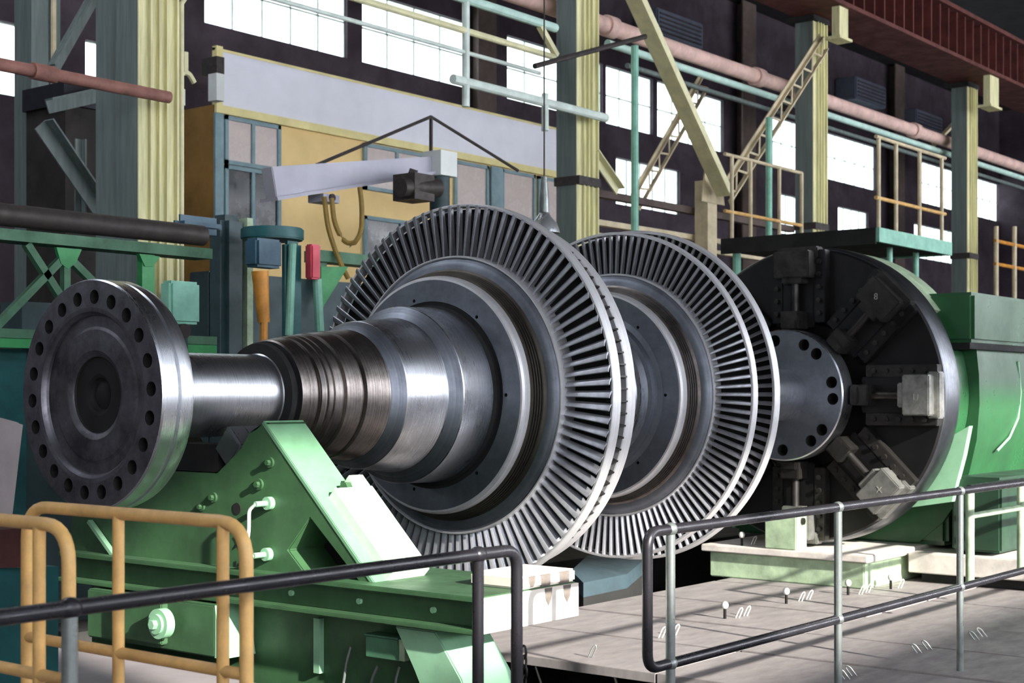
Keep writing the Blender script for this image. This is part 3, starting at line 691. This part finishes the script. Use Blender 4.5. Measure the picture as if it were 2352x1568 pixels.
# far grey columns at the left
for (p0, p1, d, lab) in ((72, 112, 14.0, 'grey painted steel column at the far left'), (272, 316, 10.6, 'blue grey steel column against the grooved yellow green one')):
    a, b = tD(p0, d), tD(p1, d)
    c = thing('steel_column', lab, 'column', ((a + b) / 2, d + .15, 0), 'grey columns at the left')
    MB().box((a, d, 0), (b, d + .03, 7.4)).build('face_plate', 'colgrey', c)
    MB().box((a, d + .03, 0), (a + .03, d + .32, 7.4)).box((b - .03, d + .03, 0), (b, d + .32, 7.4)).build('side_flange', 'colgrey', c)
    if p0 < 100: MB().box((b + .01, d - .01, 0), (b + .14, d + .05, 7.4)).build('cable_duct', 'colgrey', c); MB().tube([(b + .04, d - .03, 3.2), (b + .04, d - .03, 7.4)], .03, 8).build('conduit', 'beige', c)

# bracing
def strut(name, label, p, q, w, m, grp=None, lac=False, h=None):
    # h: a closed box bar of that depth instead of an angle
    o = thing(name, label, 'brace', tuple(Vector(p) if p[2] < q[2] else Vector(q)), grp)
    p, q = Vector(p), Vector(q); d = (q - p).normalized(); u = d.cross(Vector((0, 1, 0))).normalized()
    if h: MB().bar(p, q, h, w, up=(1, 0, 0)).build('box_bar', m, o)
    elif not lac: MB().angle(p, q, w, .018, up=(0, 1, 0), flip=-1).build('angle_bar', m, o)
    else:
        for s in (-1, 1): MB().angle(p + u * s * w * .8, q + u * s * w * .8, w * .5, .015, up=(0, 1, 0), flip=s).build('angle_bar', m, o)
        mb = MB(); n = int((q - p).length / (w * 1.6))
        for i in range(n):
            a = p.lerp(q, i / n) + u * w * .8 * (1 if i % 2 else -1); b = p.lerp(q, (i + 1) / n) + u * w * .8 * (-1 if i % 2 else 1); mb.bar(a, b, .03, .012, up=(0, 1, 0))
        mb.build('lacing', m, o)
    return o
nt_ = tD(1640, CD); gb = 'diagonal braces between the crane columns'
strut('diagonal_brace', 'heavy pale yellow diagonal brace sloping down right from the tall middle column', (ct[1] + .3, CD - .165, 7.1), (nt_, CD - .165, 4.25), .10, 'cream', gb, h=.22)
strut('diagonal_brace', 'laced beige diagonal brace sloping down left from the column behind the platform', (ct[2] + .05, CD - .16, 6.8), (nt_ + .08, CD - .16, 4.25), .13, 'beige', gb, lac=True)
strut('diagonal_brace', 'pinkish beige laced brace rising behind the pale yellow diagonal brace', onD(1462, 465, 12.6), onD(1618, 190, 12.6), .13, 'beige', gb, lac=True)
strut('diagonal_brace', 'short cream brace running down right from the foot of the middle column', onD(1368, 345, CD), onD(1428, 432, CD), .10, 'cream', gb)
strut('diagonal_brace', 'thin dark brace high up left of the rightmost column', onD(2145, 330, 11), onD(2210, 262, 11), .09, 'beige', gb)
strut('diagonal_brace', 'grey brace sloping down right from the far left column', onD(112, 275, 12.4), onD(275, 515, 12.4), .15, 'colgrey', gb)
strut('diagonal_brace', 'grey brace sloping up right from the far left column', onD(118, 150, 12.4), onD(220, -30, 12.4), .12, 'colgrey', gb)
strut('diagonal_brace', 'grey sloping beam between the two left columns', onD(112, 228, 13), onD(285, 190, 13), .14, 'colgrey', gb)
strut('diagonal_brace', 'slim grey upright between the two left columns', onD(192, 320, 12.6), onD(192, 520, 12.6), .08, 'colgrey', gb)
np_ = thing('node_post', 'beige post standing under the meeting point of the two big braces', 'post', (nt_ + .05, CD + .1, 0))
MB().box((nt_ - .08, CD + .05, 0), (nt_ + .16, CD + .25, 4.45)).build('post_shaft', 'beige', np_)
MB().prism([(nt_ - .25, CD + .04, 4.15), (nt_ + .35, CD + .04, 4.15), (nt_ + .25, CD + .04, 4.6), (nt_ - .15, CD + .04, 4.6)], (0, .02, 0)).build('gusset_plate', 'beige', np_)
def beam(name, label, cat, d, z, t0, t1, w, h, m, grp=None):
    o = tag(MB().box((t0, d, z - h / 2), (t1, d + w, z + h / 2)).build(name, m, bevel=.004), label, cat, grp); return o
gl = 'long ties between the crane columns'
beam('tie_beam', 'dark brown tie beam just under the meeting braces', 'beam', CD + .3, onD(1510, 455, CD).z, ct[1] + .41, ct[2] - .01, .1, .09, 'wallcol', gl)
beam('tie_beam', 'beige tie beam below the dark brown one', 'beam', CD + .3, onD(1510, 520, CD).z, ct[1] + .41, ct[2] - .01, .1, .07, 'beige', gl)
beam('tie_beam', 'grey tie beam lowest of three right of the middle column', 'beam', CD + .3, onD(1510, 548, CD).z, ct[1] + .41, ct[2] - .01, .1, .05, 'beige', gl)
def pipe(name, label, d, z, t0, t1, r, m, joints=()):
    o = thing(name, label, 'pipe', (t0, d, z)); MB().tube([(t0, d, z), (t1, d, z)], r, 16).build('pipe_run', m, o)
    for t in joints: MB().tube([(t - .1, d, z), (t + .1, d, z)], r * 1.3, 16).build('pipe_flange', m, o)
    return o
pz = onD(1460, 82, 10.75).z
pipe('lagged_pipe', 'thick pink lagged pipe running along the hall behind the columns', 10.75, pz, 8, 44, .105, 'pink', (tD(1740, 10.75), tD(1400, 10.75), tD(2100, 10.75)))
pipe('green_pipe', 'thin pale green pipe running below the pink lagged pipe', 10.75, onD(1600, 166, 10.75).z, tD(1395, 10.75), 44, .05, 'mintlight')
pipe('grey_pipe', 'thin grey pipe lowest of the bundle along the hall', 10.9, onD(1600, 200, 10.9).z, tD(1440, 10.9), 44, .035, 'colgrey')
pipe('rust_pipe', 'rust red pipe crossing in front of the two left columns', 9.9, onD(200, 187, 9.9).z, 3.0, tD(388, 9.9), .05, 'rust', (tD(100, 9.9),))
for px, y0, lab in ((1458, 105, 'slim mint upright pipe right of the middle column'), (1766, 270, 'slim mint upright pipe beside the laced brace')):
    d = 9.8; t = tD(px, d); tag(MB().tube([(t, d, 0), (t, d, onD(px, y0, d).z)], .045, 10).build('upright_pipe', 'mint'), lab, 'pipe')

for px, w, lab in ((1118, .5, 'dull brown wall column between the two brightest window bays'), (1720, .6, 'dull brown wall column behind the laced brace'), (2066, .6, 'dull brown wall column behind the platform railing'), (2222, .4, 'dull brown wall column behind the rightmost crane column')):
    t = tD(px, 16.7); c = thing('wall_column', lab, 'column', (t, 16.7, 0), 'dull columns of the far wall')
    MB().box((t - w / 2, 16.68, 0), (t + w / 2, 16.72, ZC - .02)).build('face_plate', 'wallcol', c); MB().box((t - .05, 16.72, 0), (t + .05, 16.98, ZC - .02)).build('web_plate', 'wallcol', c)
for px, py, lab in ((1545, 70, 'blue grey ventilation duct box high on the far wall above the pink pipe'), (1985, 215, 'blue grey ventilation duct box right of the column behind the platform'), (2120, 285, 'blue grey ventilation duct box left of the rightmost column')):
    p = onD(px, py, 16.6); d_ = thing('duct_box', lab, 'duct', tuple(p), 'duct boxes on the far wall')
    MB().box((p.x - .9, 16.4, p.z - .28), (p.x + .9, 16.98, p.z + .28)).build('duct_body', 'duct', d_, bevel=.03)
    mb = MB()
    for q in range(5): mb.box((p.x - .8, 16.38, p.z - .2 + q * .09), (p.x + .8, 16.4, p.z - .17 + q * .09))
    mb.build('louvre', 'wire', d_)
sr = onD(1228, 152, 9.6); sq = onD(1482, 84, 9.6)
tag(MB().tube([sr, sr.lerp(sq, .5), sq], .03, 10).build('cross_strut', 'wire'), 'thin dark strut crossing the face of the tall middle column', 'strut')
hp = thing('storage_cabin', 'black brown sheet cabin standing between the two left columns', 'cabin', tuple(onD(200, 900, 13.4)[:2]) + (0,))
a = onD(150, 250, 13.2); b = onD(275, 250, 13.2)
MB().box((a.x, 13.2, 0), (b.x, 13.9, onD(230, 255, 13.2).z)).build('cabin_wall', 'cabin', hp)
MB().box((a.x - .05, 13.15, onD(230, 255, 13.2).z), (b.x + .05, 13.9, onD(230, 205, 13.2).z)).build('cabin_hood', 'navy', hp)
f2 = thing('floodlight', 'small white lamp on a cream bracket between the left column and the office', 'lamp', tuple(onD(418, 240, 10.6)))
p = onD(414, 242, 10.6); q = onD(414, 205, 10.6)
MB().tube([p, q], .045, 12).build('lamp_body', 'whitebox', f2)
MB().tube(path([q, q + Vector((0, 0, .14)), onD(432, 165, 10.6), onD(446, 190, 10.6)], .05), .025, 8).tube([onD(425, 120, 10.6), onD(425, 172, 10.6)], .03, 8).build('lamp_bracket', 'cream', f2)
# crane girder
gt = thing('crane_girder', 'dark red ribbed crane girder at the top right', 'girder', (26, 9.95, 7.3))
MB().box((8, 9.93, 7.3), (45, 9.96, 8.05)).build('web_plate', 'girder', gt)
MB().box((8, 9.6, 7.24), (45, 10.5, 7.3)).build('bottom_flange', 'girder', gt)
MB().box((8, 9.62, 8.05), (45, 10.5, 8.12)).build('top_flange', 'girder', gt)
mb = MB()
for k in range(80): t = 16 + k * .36; mb.box((t, 9.70, 7.3), (t + .035, 9.93, 8.05))
mb.build('rib', 'girder', gt)['kind'] = 'stuff'
for px, y0, y1, lab in ((1932, 18, 85, 'yellow green bracket under the girder left of the red ribs'), (2278, 178, 242, 'yellow green bracket under the girder at the right edge')):
    a = onD(px - 4, y1, 9.66); b = onD(px + 16, y1, 9.66); h = onD(px, y0, 9.66).z
    br = thing('girder_bracket', lab, 'bracket', ((a.x + b.x) / 2, 9.8, a.z))
    MB().box((a.x, 9.66, a.z + .02), (b.x, 9.78, 7.235)).build('bracket_box', 'column', br)
    MB().box((a.x - .06, 9.62, a.z - .02), (b.x + .06, 9.86, a.z + .02)).build('bracket_foot', 'column', br)

# catwalk handrails in front of the middle column
cw = thing('catwalk_handrail', 'mint and cream pipe handrail running past the bright windows', 'railing', (14, 9.95, 4.7))
for px, py, a, b, r, m in ((1200, 40, 9.0, tD(1276, 9.95), .05, 'mintlight'), (1100, 80, 9.0, tD(1272, 9.95), .035, 'cream'), (1200, 157, 9.0, tD(1240, 9.95), .022, 'pale'), (1200, 222, tD(1040, 9.95), tD(1392, 9.95), .05, 'pale')):
    z = onD(px, py, 9.95).z; MB().tube([(a, 9.95, z), (b, 9.95, z)], r, 10).build('rail', m, cw)
for px, y0, y1 in ((1070, -30, 245), (1252, 215, 300)):
    t = tD(px, 9.95); MB().tube([(t, 9.95, onD(px, y1, 9.95).z), (t, 9.95, onD(px, y0, 9.95).z)], .04, 10).build('post', 'pale', cw)
MB().bar(onD(1240, 60, 9.95), onD(1278, 128, 9.95), .06, .06).build('strut', 'cream', cw)
# service platform with yellow railing
pf = thing('service_platform', 'mint green service platform with yellow railing above the faceplate', 'platform', (16.4, 8, 3.3))
MB().box((15.4, 7.07, 3.30), (17.4, 9.04, 3.36)).build('deck', 'dark', pf)
MB().box((15.38, 7.03, 3.28), (17.45, 7.07, 3.44)).box((17.40, 7.07, 3.28), (17.45, 9.04, 3.44)).build('deck_edge', 'mint', pf)
MB().box((15.36, 7.07, 3.26), (15.40, 9.04, 3.44)).build('side_edge', 'dark', pf)
for d, pxs in ((7.09, (2018, 2058, 2112, 2163)), (9.02, (1681, 1724, 1790, 1848))):
    for px in pxs: t = min(17.38, max(15.42, tD(px, d))); MB().tube([(t, d, 3.36), (t, d, 4.46)], .024, 10).build('rail_post', 'beige', pf)
    for z in (4.46, 3.78): MB().tube([(15.42, d, z), (17.38, d, z)], .022, 10).build('rail_bar', 'yellow' if z < 4 else 'beige', pf)
for px in (2062, 2122): t = tD(px, 7.2); MB().tube([(t, 7.3, 2.44), (t, 7.3, 3.30)], .035, 10).build('leg', 'mint', pf)
MB().tube([(15.5, 8.9, 0), (15.5, 8.9, 3.3)], .05, 10).build('leg', 'mint', pf); MB().tube([(17.3, 8.9, 0), (17.3, 8.9, 3.3)], .05, 10).build('leg', 'mint', pf)
# scaffold stand at the right edge
sc = thing('yellow_stand', 'ochre tubular stand at the right edge behind the headstock', 'stand', tuple(onD(2320, 660, 9.0)))
z0 = 0
for px in (2288, 2330, 2375): t = tD(px, 9.0); MB().tube([(t, 9.0, z0), (t, 9.0, onD(px, 520, 9.0).z)], .04, 8).build('upright', 'beige', sc)
for py in (560, 612): z = onD(2320, py, 9.0).z; MB().tube([(tD(2285, 9.0), 9.0, z), (tD(2420, 9.0), 9.0, z)], .03, 8).build('cross_bar', 'orange', sc)

# ------------------------------------------------------------------ yellow office building inside the hall
OD = 14.0
of = thing('site_office', 'yellow office cabin with white parapet behind the left column', 'office building', (15.4, OD + 1.3, 0))
o0, o1 = tD(490, OD), tD(1302, OD)
zf0, zf1 = 5.10, 5.76
MB().box((o0 + .02, OD, 0), (o1, OD + .12, zf0)).build('front_wall', 'office', of)
MB().box((o0, OD, 0), (o0 + .02, OD + 2.6, zf0)).build('end_wall', 'officeend', of); MB().box((o1, OD, 0), (o1 + .1, OD + 2.6, zf0)).build('end_wall', 'officeend', of)
MB().box((o0 + .021, OD + .121, zf0 - .1), (o1 - .001, OD + 2.6, zf0 - .002)).build('roof_slab', 'trimyel', of)
MB().box((o0 + .10, OD - .02, zf0), (o1, OD + .04, zf1)).build('parapet', 'white', of)
MB().box((o0, OD - .06, zf0 - .10), (o1, OD - .02, zf0)).box((o0, OD - .06, zf0), (o0 + .10, OD + .02, zf1 + .05)).box((o0, OD - .03, zf1), (o1, OD + .02, zf1 + .03)).build('trim_board', 'trimyel', of)
MB().box((o0, OD - .04, 0), (o0 + .13, OD - .005, zf0 - .1)).build('corner_post', 'bluegrey', of)
def owin(p0, p1, z0, z1, m, mull=1):
    a, b = tD(p0, OD), tD(p1, OD)
    f = MB().box((a, OD - .05, z0), (a + .05, OD - .003, z1)).box((b - .05, OD - .05, z0), (b, OD - .003, z1)).box((a, OD - .05, z1 - .05), (b, OD - .003, z1)).box((a, OD - .05, z0), (b, OD - .003, z0 + .05))
    for i in range(1, mull + 1): x = a + (b - a) * i / (mull + 1); f.box((x - .025, OD - .045, z0), (x + .025, OD - .003, z1))
    f = f.build('window', 'bluegrey', of); MB().box((a + .05, OD - .022, z0 + .05), (b - .05, OD - .004, z1 - .05)).build('pane', m, f)
owin(512, 640, 4.40, 4.99, 'curtain'); owin(512, 640, 3.55, 4.39, 'darkglass')
owin(832, 980, 4.35, 4.98, 'curtain'); owin(1040, 1118, 4.15, 4.98, 'curtain', 0); owin(1148, 1225, 4.15, 4.98, 'curtain', 0); owin(1232, 1298, 4.15, 4.98, 'curtain', 0)
owin(832, 1000, 3.2, 4.0, 'darkglass')
owin(1040, 1298, 3.0, 3.85, 'curtain', 3)
MB().box((tD(1120, OD), OD - .08, 0), (tD(1146, OD), OD - .051, 4.98)).build('pilaster', 'bluegrey', of)
fl_ = thing('floodlight', 'small white floodlight box on the corner of the office', 'lamp', tuple(onD(500, 232, OD - .3)))
p = onD(500, 232, OD - .3); q = onD(500, 170, OD - .3)
MB().box((p.x - .06, p.y - .05, p.z), (p.x + .06, p.y + .1, q.z)).build('lamp_body', 'whitebox', fl_)
MB().box((p.x - .06, p.y - .05, q.z), (p.x + .06, p.y + .22, q.z + .2)).build('lamp_bracket', 'wire', fl_)

# jib crane
jc = thing('jib_crane', 'lilac grey jib crane with tie rods in front of the yellow office', 'crane', tuple(onD(1010, 900, 10.6)[:2]) + (0,))
m0 = onD(1010, 375, 10.6); pl = P(617, 420, 13.0); pr_ = P(990, 378, 14.4)
mt_ = P(1010, 378, 14.4)
jc.location = (mt_.x, mt_.y, 0)
MB().bar(pl, pr_, .16, .27, w2=.16, h2=.15).build('boom', 'lilac', jc, bevel=.008)
MB().bar(pl - Vector((0, 0, .15)), pr_ - Vector((0, 0, .085)), .26, .03).build('bottom_flange', 'lilac', jc)
MB().box((mt_.x - .12, mt_.y - .12, mt_.z - .12), (mt_.x + .12, mt_.y + .12, mt_.z + .12)).build('mast_head', 'whitebox', jc)
MB().tube([(mt_.x, mt_.y, 0), (mt_.x, mt_.y, mt_.z - .12)], .10, 14).build('mast', 'slate', jc)
ap = P(990, 268, 14.4); MB().tube([pr_, ap], .018, 8).build('king_post', 'wire', jc)
for (x, y, Y) in ((705, 388, 13.3), (1190, 392, 15.0)): MB().tube([ap, P(x, y, Y)], .016, 8).build('tie_rod', 'wire', jc)
tr = P(740, 449, 13.45); tg = thing('hoist_trolley', 'dark hoist trolley hanging under the left end of the jib boom', 'hoist', tuple(tr - Vector((0, 0, .2))))
MB().box((tr.x - .10, tr.y - .12, tr.z - .07), (tr.x + .10, tr.y + .08, tr.z + .0)).build('trolley_body', 'lilac', tg)
MB().cyl(tr + Vector((-.0, -.14, -.03)), tr + Vector((0, -.10, -.03)), .035, 12).build('trolley_wheel', 'wire', tg)
h2 = P(945, 432, 13.6); hg = thing('hoist_motor', 'black hoist motor under the mast end of the jib boom', 'hoist', tuple(h2 - Vector((0, 0, .2))))
MB().box((h2.x - .12, h2.y - .15, h2.z - .12), (h2.x + .15, h2.y + .12, h2.z + .12)).cyl(h2 + Vector((.25, -.1, .02)), h2 + Vector((-.2, -.05, -.02)), .09, 14).build('motor_body', 'wire', hg)
MB().bar(h2 + Vector((0, 0, .1)), P(948, 398, 13.9), .08, .08, up=(1, 0, 0)).build('hanger', 'wire', hg)
for pts, lab in ((((762, 455), (768, 520), (800, 570), (830, 545), (832, 470), (826, 430)), 'tan cable looping below the jib boom'), (((745, 452), (752, 520), (775, 590), (800, 640)), 'tan cable hanging from the hoist trolley')):
    tag(MB().tube(path([P(x, y, 13.1) for x, y in pts], .12), .022, 8).build('hoist_cable', 'ochrewire'), lab, 'cable')

# pendant lamp in front of the office
lp = thing('pendant_lamp', 'spun metal dome lamp hanging in front of the middle column', 'lamp', tuple(P(1250, 530, 14.5)))
lc = P(1250, 535, 14.5)
MB().lathe([(0, .155), (.03, .15), (.10, .12), (.16, .07), (.20, .045), (.20, .0)], 32, axis='z', c=lc).build('shade', 'alu', lp)
MB().tube([lc + Vector((0, 0, .2)), lc + Vector((0, 0, .36)), lc + Vector((0, 0, .55))], [.05, .045, .03], 12).build('lamp_neck', 'steelpost', lp)
MB().tube([lc + Vector((0, 0, .55)), Vector((lc.x, lc.y, ZC))], .008, 6).build('hanging_rod', 'wire', lp)

# ------------------------------------------------------------------ machines behind the near end of the rotor
GD = 8.6
ga = thing('green_gantry', 'green trussed gantry beam behind the bolted flange', 'gantry', (6.5, GD, 0))
zb = onD(200, 560, GD).z
gx0, gx1 = tD(-60, GD), tD(478, GD)
MB().box((gx0, GD - .05, zb - .03), (gx1, GD + .15, zb + .045)).build('top_chord', 'dgreen', ga)
MB().tube([(gx0, GD, zb + .14), (gx1 - .05, GD, zb + .14)], .075, 14).build('pipe_rail', 'wire', ga)
def gp(x, y): return onD(x, y, GD)
for a, b in (((150, 585), (-10, 750)), ((150, 585), (225, 660)), ((150, 600), (150, 800)), ((60, 560), (150, 700))): MB().bar(gp(*a), gp(*b), .05, .05, up=(0, 1, 0)).build('brace', 'dgreen', ga)
MB().prism([gp(124, 568), gp(182, 573), gp(168, 605), (gp(150, 618)), gp(134, 605)], (0, -.03, 0)).build('gusset', 'ggreen', ga)
MB().bar(gp(335, 585), gp(335, 900), .11, .06, up=(0, 1, 0)).prism([gp(312, 583), gp(360, 590), gp(345, 612), gp(325, 612)], (0, -.04, 0)).build('upright', 'ggreen', ga)
for y, h, m in ((768, .06, 'dgreen'), (790, .06, 'ggreen')):
    z = gp(60, y).z; MB().box((gx0, GD - .1, z - h / 2), (gx1, GD - .02, z + h / 2)).build('lower_chord', m, ga)
MB().box((gx0, GD + .2, 0), (tD(100, GD), GD + .5, gp(60, 800).z)).build('gantry_base', 'teal', ga)
MB().box((tD(100, GD), GD + .25, 0), (tD(430, GD), GD + .5, gp(300, 700).z)).build('backing_panel', 'slate', ga)
pm = thing('planer_column', 'dark slate green machine column left of the teal drill head', 'machine', tuple(onD(500, 900, 8.9)[:2]) + (0,))
a, b = tD(515, 8.9), tD(568, 8.9)
MB().box((tD(480, 9.35), 9.35, 0), (tD(835, 9.35), 9.6, onD(700, 640, 9.35).z)).build('machine_bed', 'slate', pm, bevel=.01)
MB().box((a, 8.9, 0), (b, 9.12, onD(520, 490, 8.9).z)).build('machine_column', 'slate', pm, bevel=.05)
MB().box((tD(412, 8.88), 8.88, onD(430, 532, 8.88).z), (a, 9.0, onD(390, 492, 9.0).z)).build('top_cover', 'slateblue', pm, bevel=.05)
MB().box((b, 8.9, .5), (b + .06, 9.0, onD(570, 500, 8.9).z)).build('slide_way', 'palegreen', pm)
mbx = thing('switch_box', 'mint green switch box just right of the bolted flange', 'switch box', tuple(onD(415, 800, 8.0)[:2]) + (-1.6,))
a = onD(392, 742, 7.9); b = onD(462, 648, 7.9)
MB().box((a.x, 7.9, a.z), (b.x, 8.02, b.z)).build('box_body', 'mint', mbx, bevel=.02)
MB().box((a.x + .05, 7.92, -1.6), (a.x + .16, 8.0, a.z)).build('box_stand', 'slate', mbx)
kb = onD(425, 760, 7.88); MB().cyl(kb, kb + Vector((0, .1, 0)), .05, 12).build('knob', 'wire', mbx)
dr = thing('drill_head', 'teal drill head with round top flange and red box on its side', 'drilling machine', tuple(onD(660, 900, 8.8)[:2]) + (0,))
dd = 8.3
tc_ = onD(667, 548, dd); MB().cyl((tc_.x, dd + .2, tc_.z), (tc_.x, dd + .2, tc_.z + .09), .24, 28).build('top_flange', 'teal', dr, bevel=.01)
a = onD(580, 612, dd); b = onD(640, 552, dd); MB().box((a.x, dd - .05, a.z), (b.x, dd + .10, b.z)).build('motor_box', 'slateblue', dr, bevel=.02)
a = onD(660, 770, dd); b = onD(698, 555, dd); MB().box((a.x, dd, 0), (b.x, dd + .09, b.z)).build('drill_body', 'teal', dr, bevel=.03)
a = onD(716, 640, dd - .12); b = onD(738, 562, dd - .12); MB().box((a.x, dd - .12, a.z), (b.x, dd - .04, b.z)).build('control_box', 'red', dr, bevel=.012)
MB().tube([onD(672, 560, dd - .06), onD(664, 770, dd - .06)], .03, 10).tube([onD(728, 640, dd - .04), onD(735, 770, dd - .04)], .035, 10).build('spindle', 'mint', dr)
MB().tube([onD(597, 622, dd - .02), onD(606, 740, dd - .02)], [.065, .045], 12).tube([onD(606, 740, dd - .02), onD(606, 800, dd - .02)], .03, 10).build('feed_cylinder', 'orange', dr)
a = onD(750, 600, 9.3); MB().prism([onD(738, 612, 9.2), onD(800, 612, 9.2), onD(745, 700, 9.2), onD(738, 720, 9.2)], (0, .05, 0)).build('side_guard', 'ggreen', dr)
# pressing stack behind the drill head
gb2 = thing('green_beam', 'green beam running behind the left side of the near bladed disc', 'beam', (8.5, 9.4, 0))
z = onD(770, 590, 9.4).z
MB().box((tD(735, 9.4), 9.4, z - .05), (tD(1000, 9.4), 9.6, z + .05)).build('beam_body', 'dgreen', gb2)
MB().box((tD(745, 9.4), 9.45, 0), (tD(760, 9.4), 9.55, z - .05)).box((tD(960, 9.4), 9.45, 0), (tD(975, 9.4), 9.55, z - .05)).build('beam_leg', 'dgreen', gb2)

# ------------------------------------------------------------------ light
sun = bpy.data.lights.new('sun', 'SUN'); sun.energy = 13.0; sun.angle = math.radians(1.1); sun.color = (1, .96, .88)
so = bpy.data.objects.new('sun', sun); C.objects.link(so)
so.rotation_euler = Vector((.22, 1, -.43)).to_track_quat('-Z', 'Y').to_euler(); so.location = (0, -14, 10)
w = bpy.data.worlds.new('sky'); bpy.context.scene.world = w; w.use_nodes = True
bg = w.node_tree.nodes['Background']; bg.inputs[0].default_value = (.55, .68, .9, 1); bg.inputs[1].default_value = 1.2

# ------------------------------------------------------------------ camera
cd = bpy.data.cameras.new('camera'); cam = bpy.data.objects.new('camera', cd); C.objects.link(cam)
cd.sensor_width = 36; cd.lens = 36 * F / 2352; cd.clip_start = .05; cd.clip_end = 200
cd.shift_x = 0; cd.shift_y = (HY - 784) / 2352
cam.location = (0, 0, CZ); cam.rotation_euler = Vector((K, S, 0)).to_track_quat('-Z', 'Y').to_euler()
cd.dof.use_dof = True; cd.dof.focus_distance = 7.6; cd.dof.aperture_fstop = 4.5
sc_ = bpy.context.scene; sc_.camera = cam
sc_.view_settings.view_transform = 'Standard'; sc_.view_settings.look = 'None'; sc_.view_settings.gamma = 1; sc_.view_settings.exposure = .15
sc_.cycles.use_denoising = True
sc_.cycles.max_bounces = 8
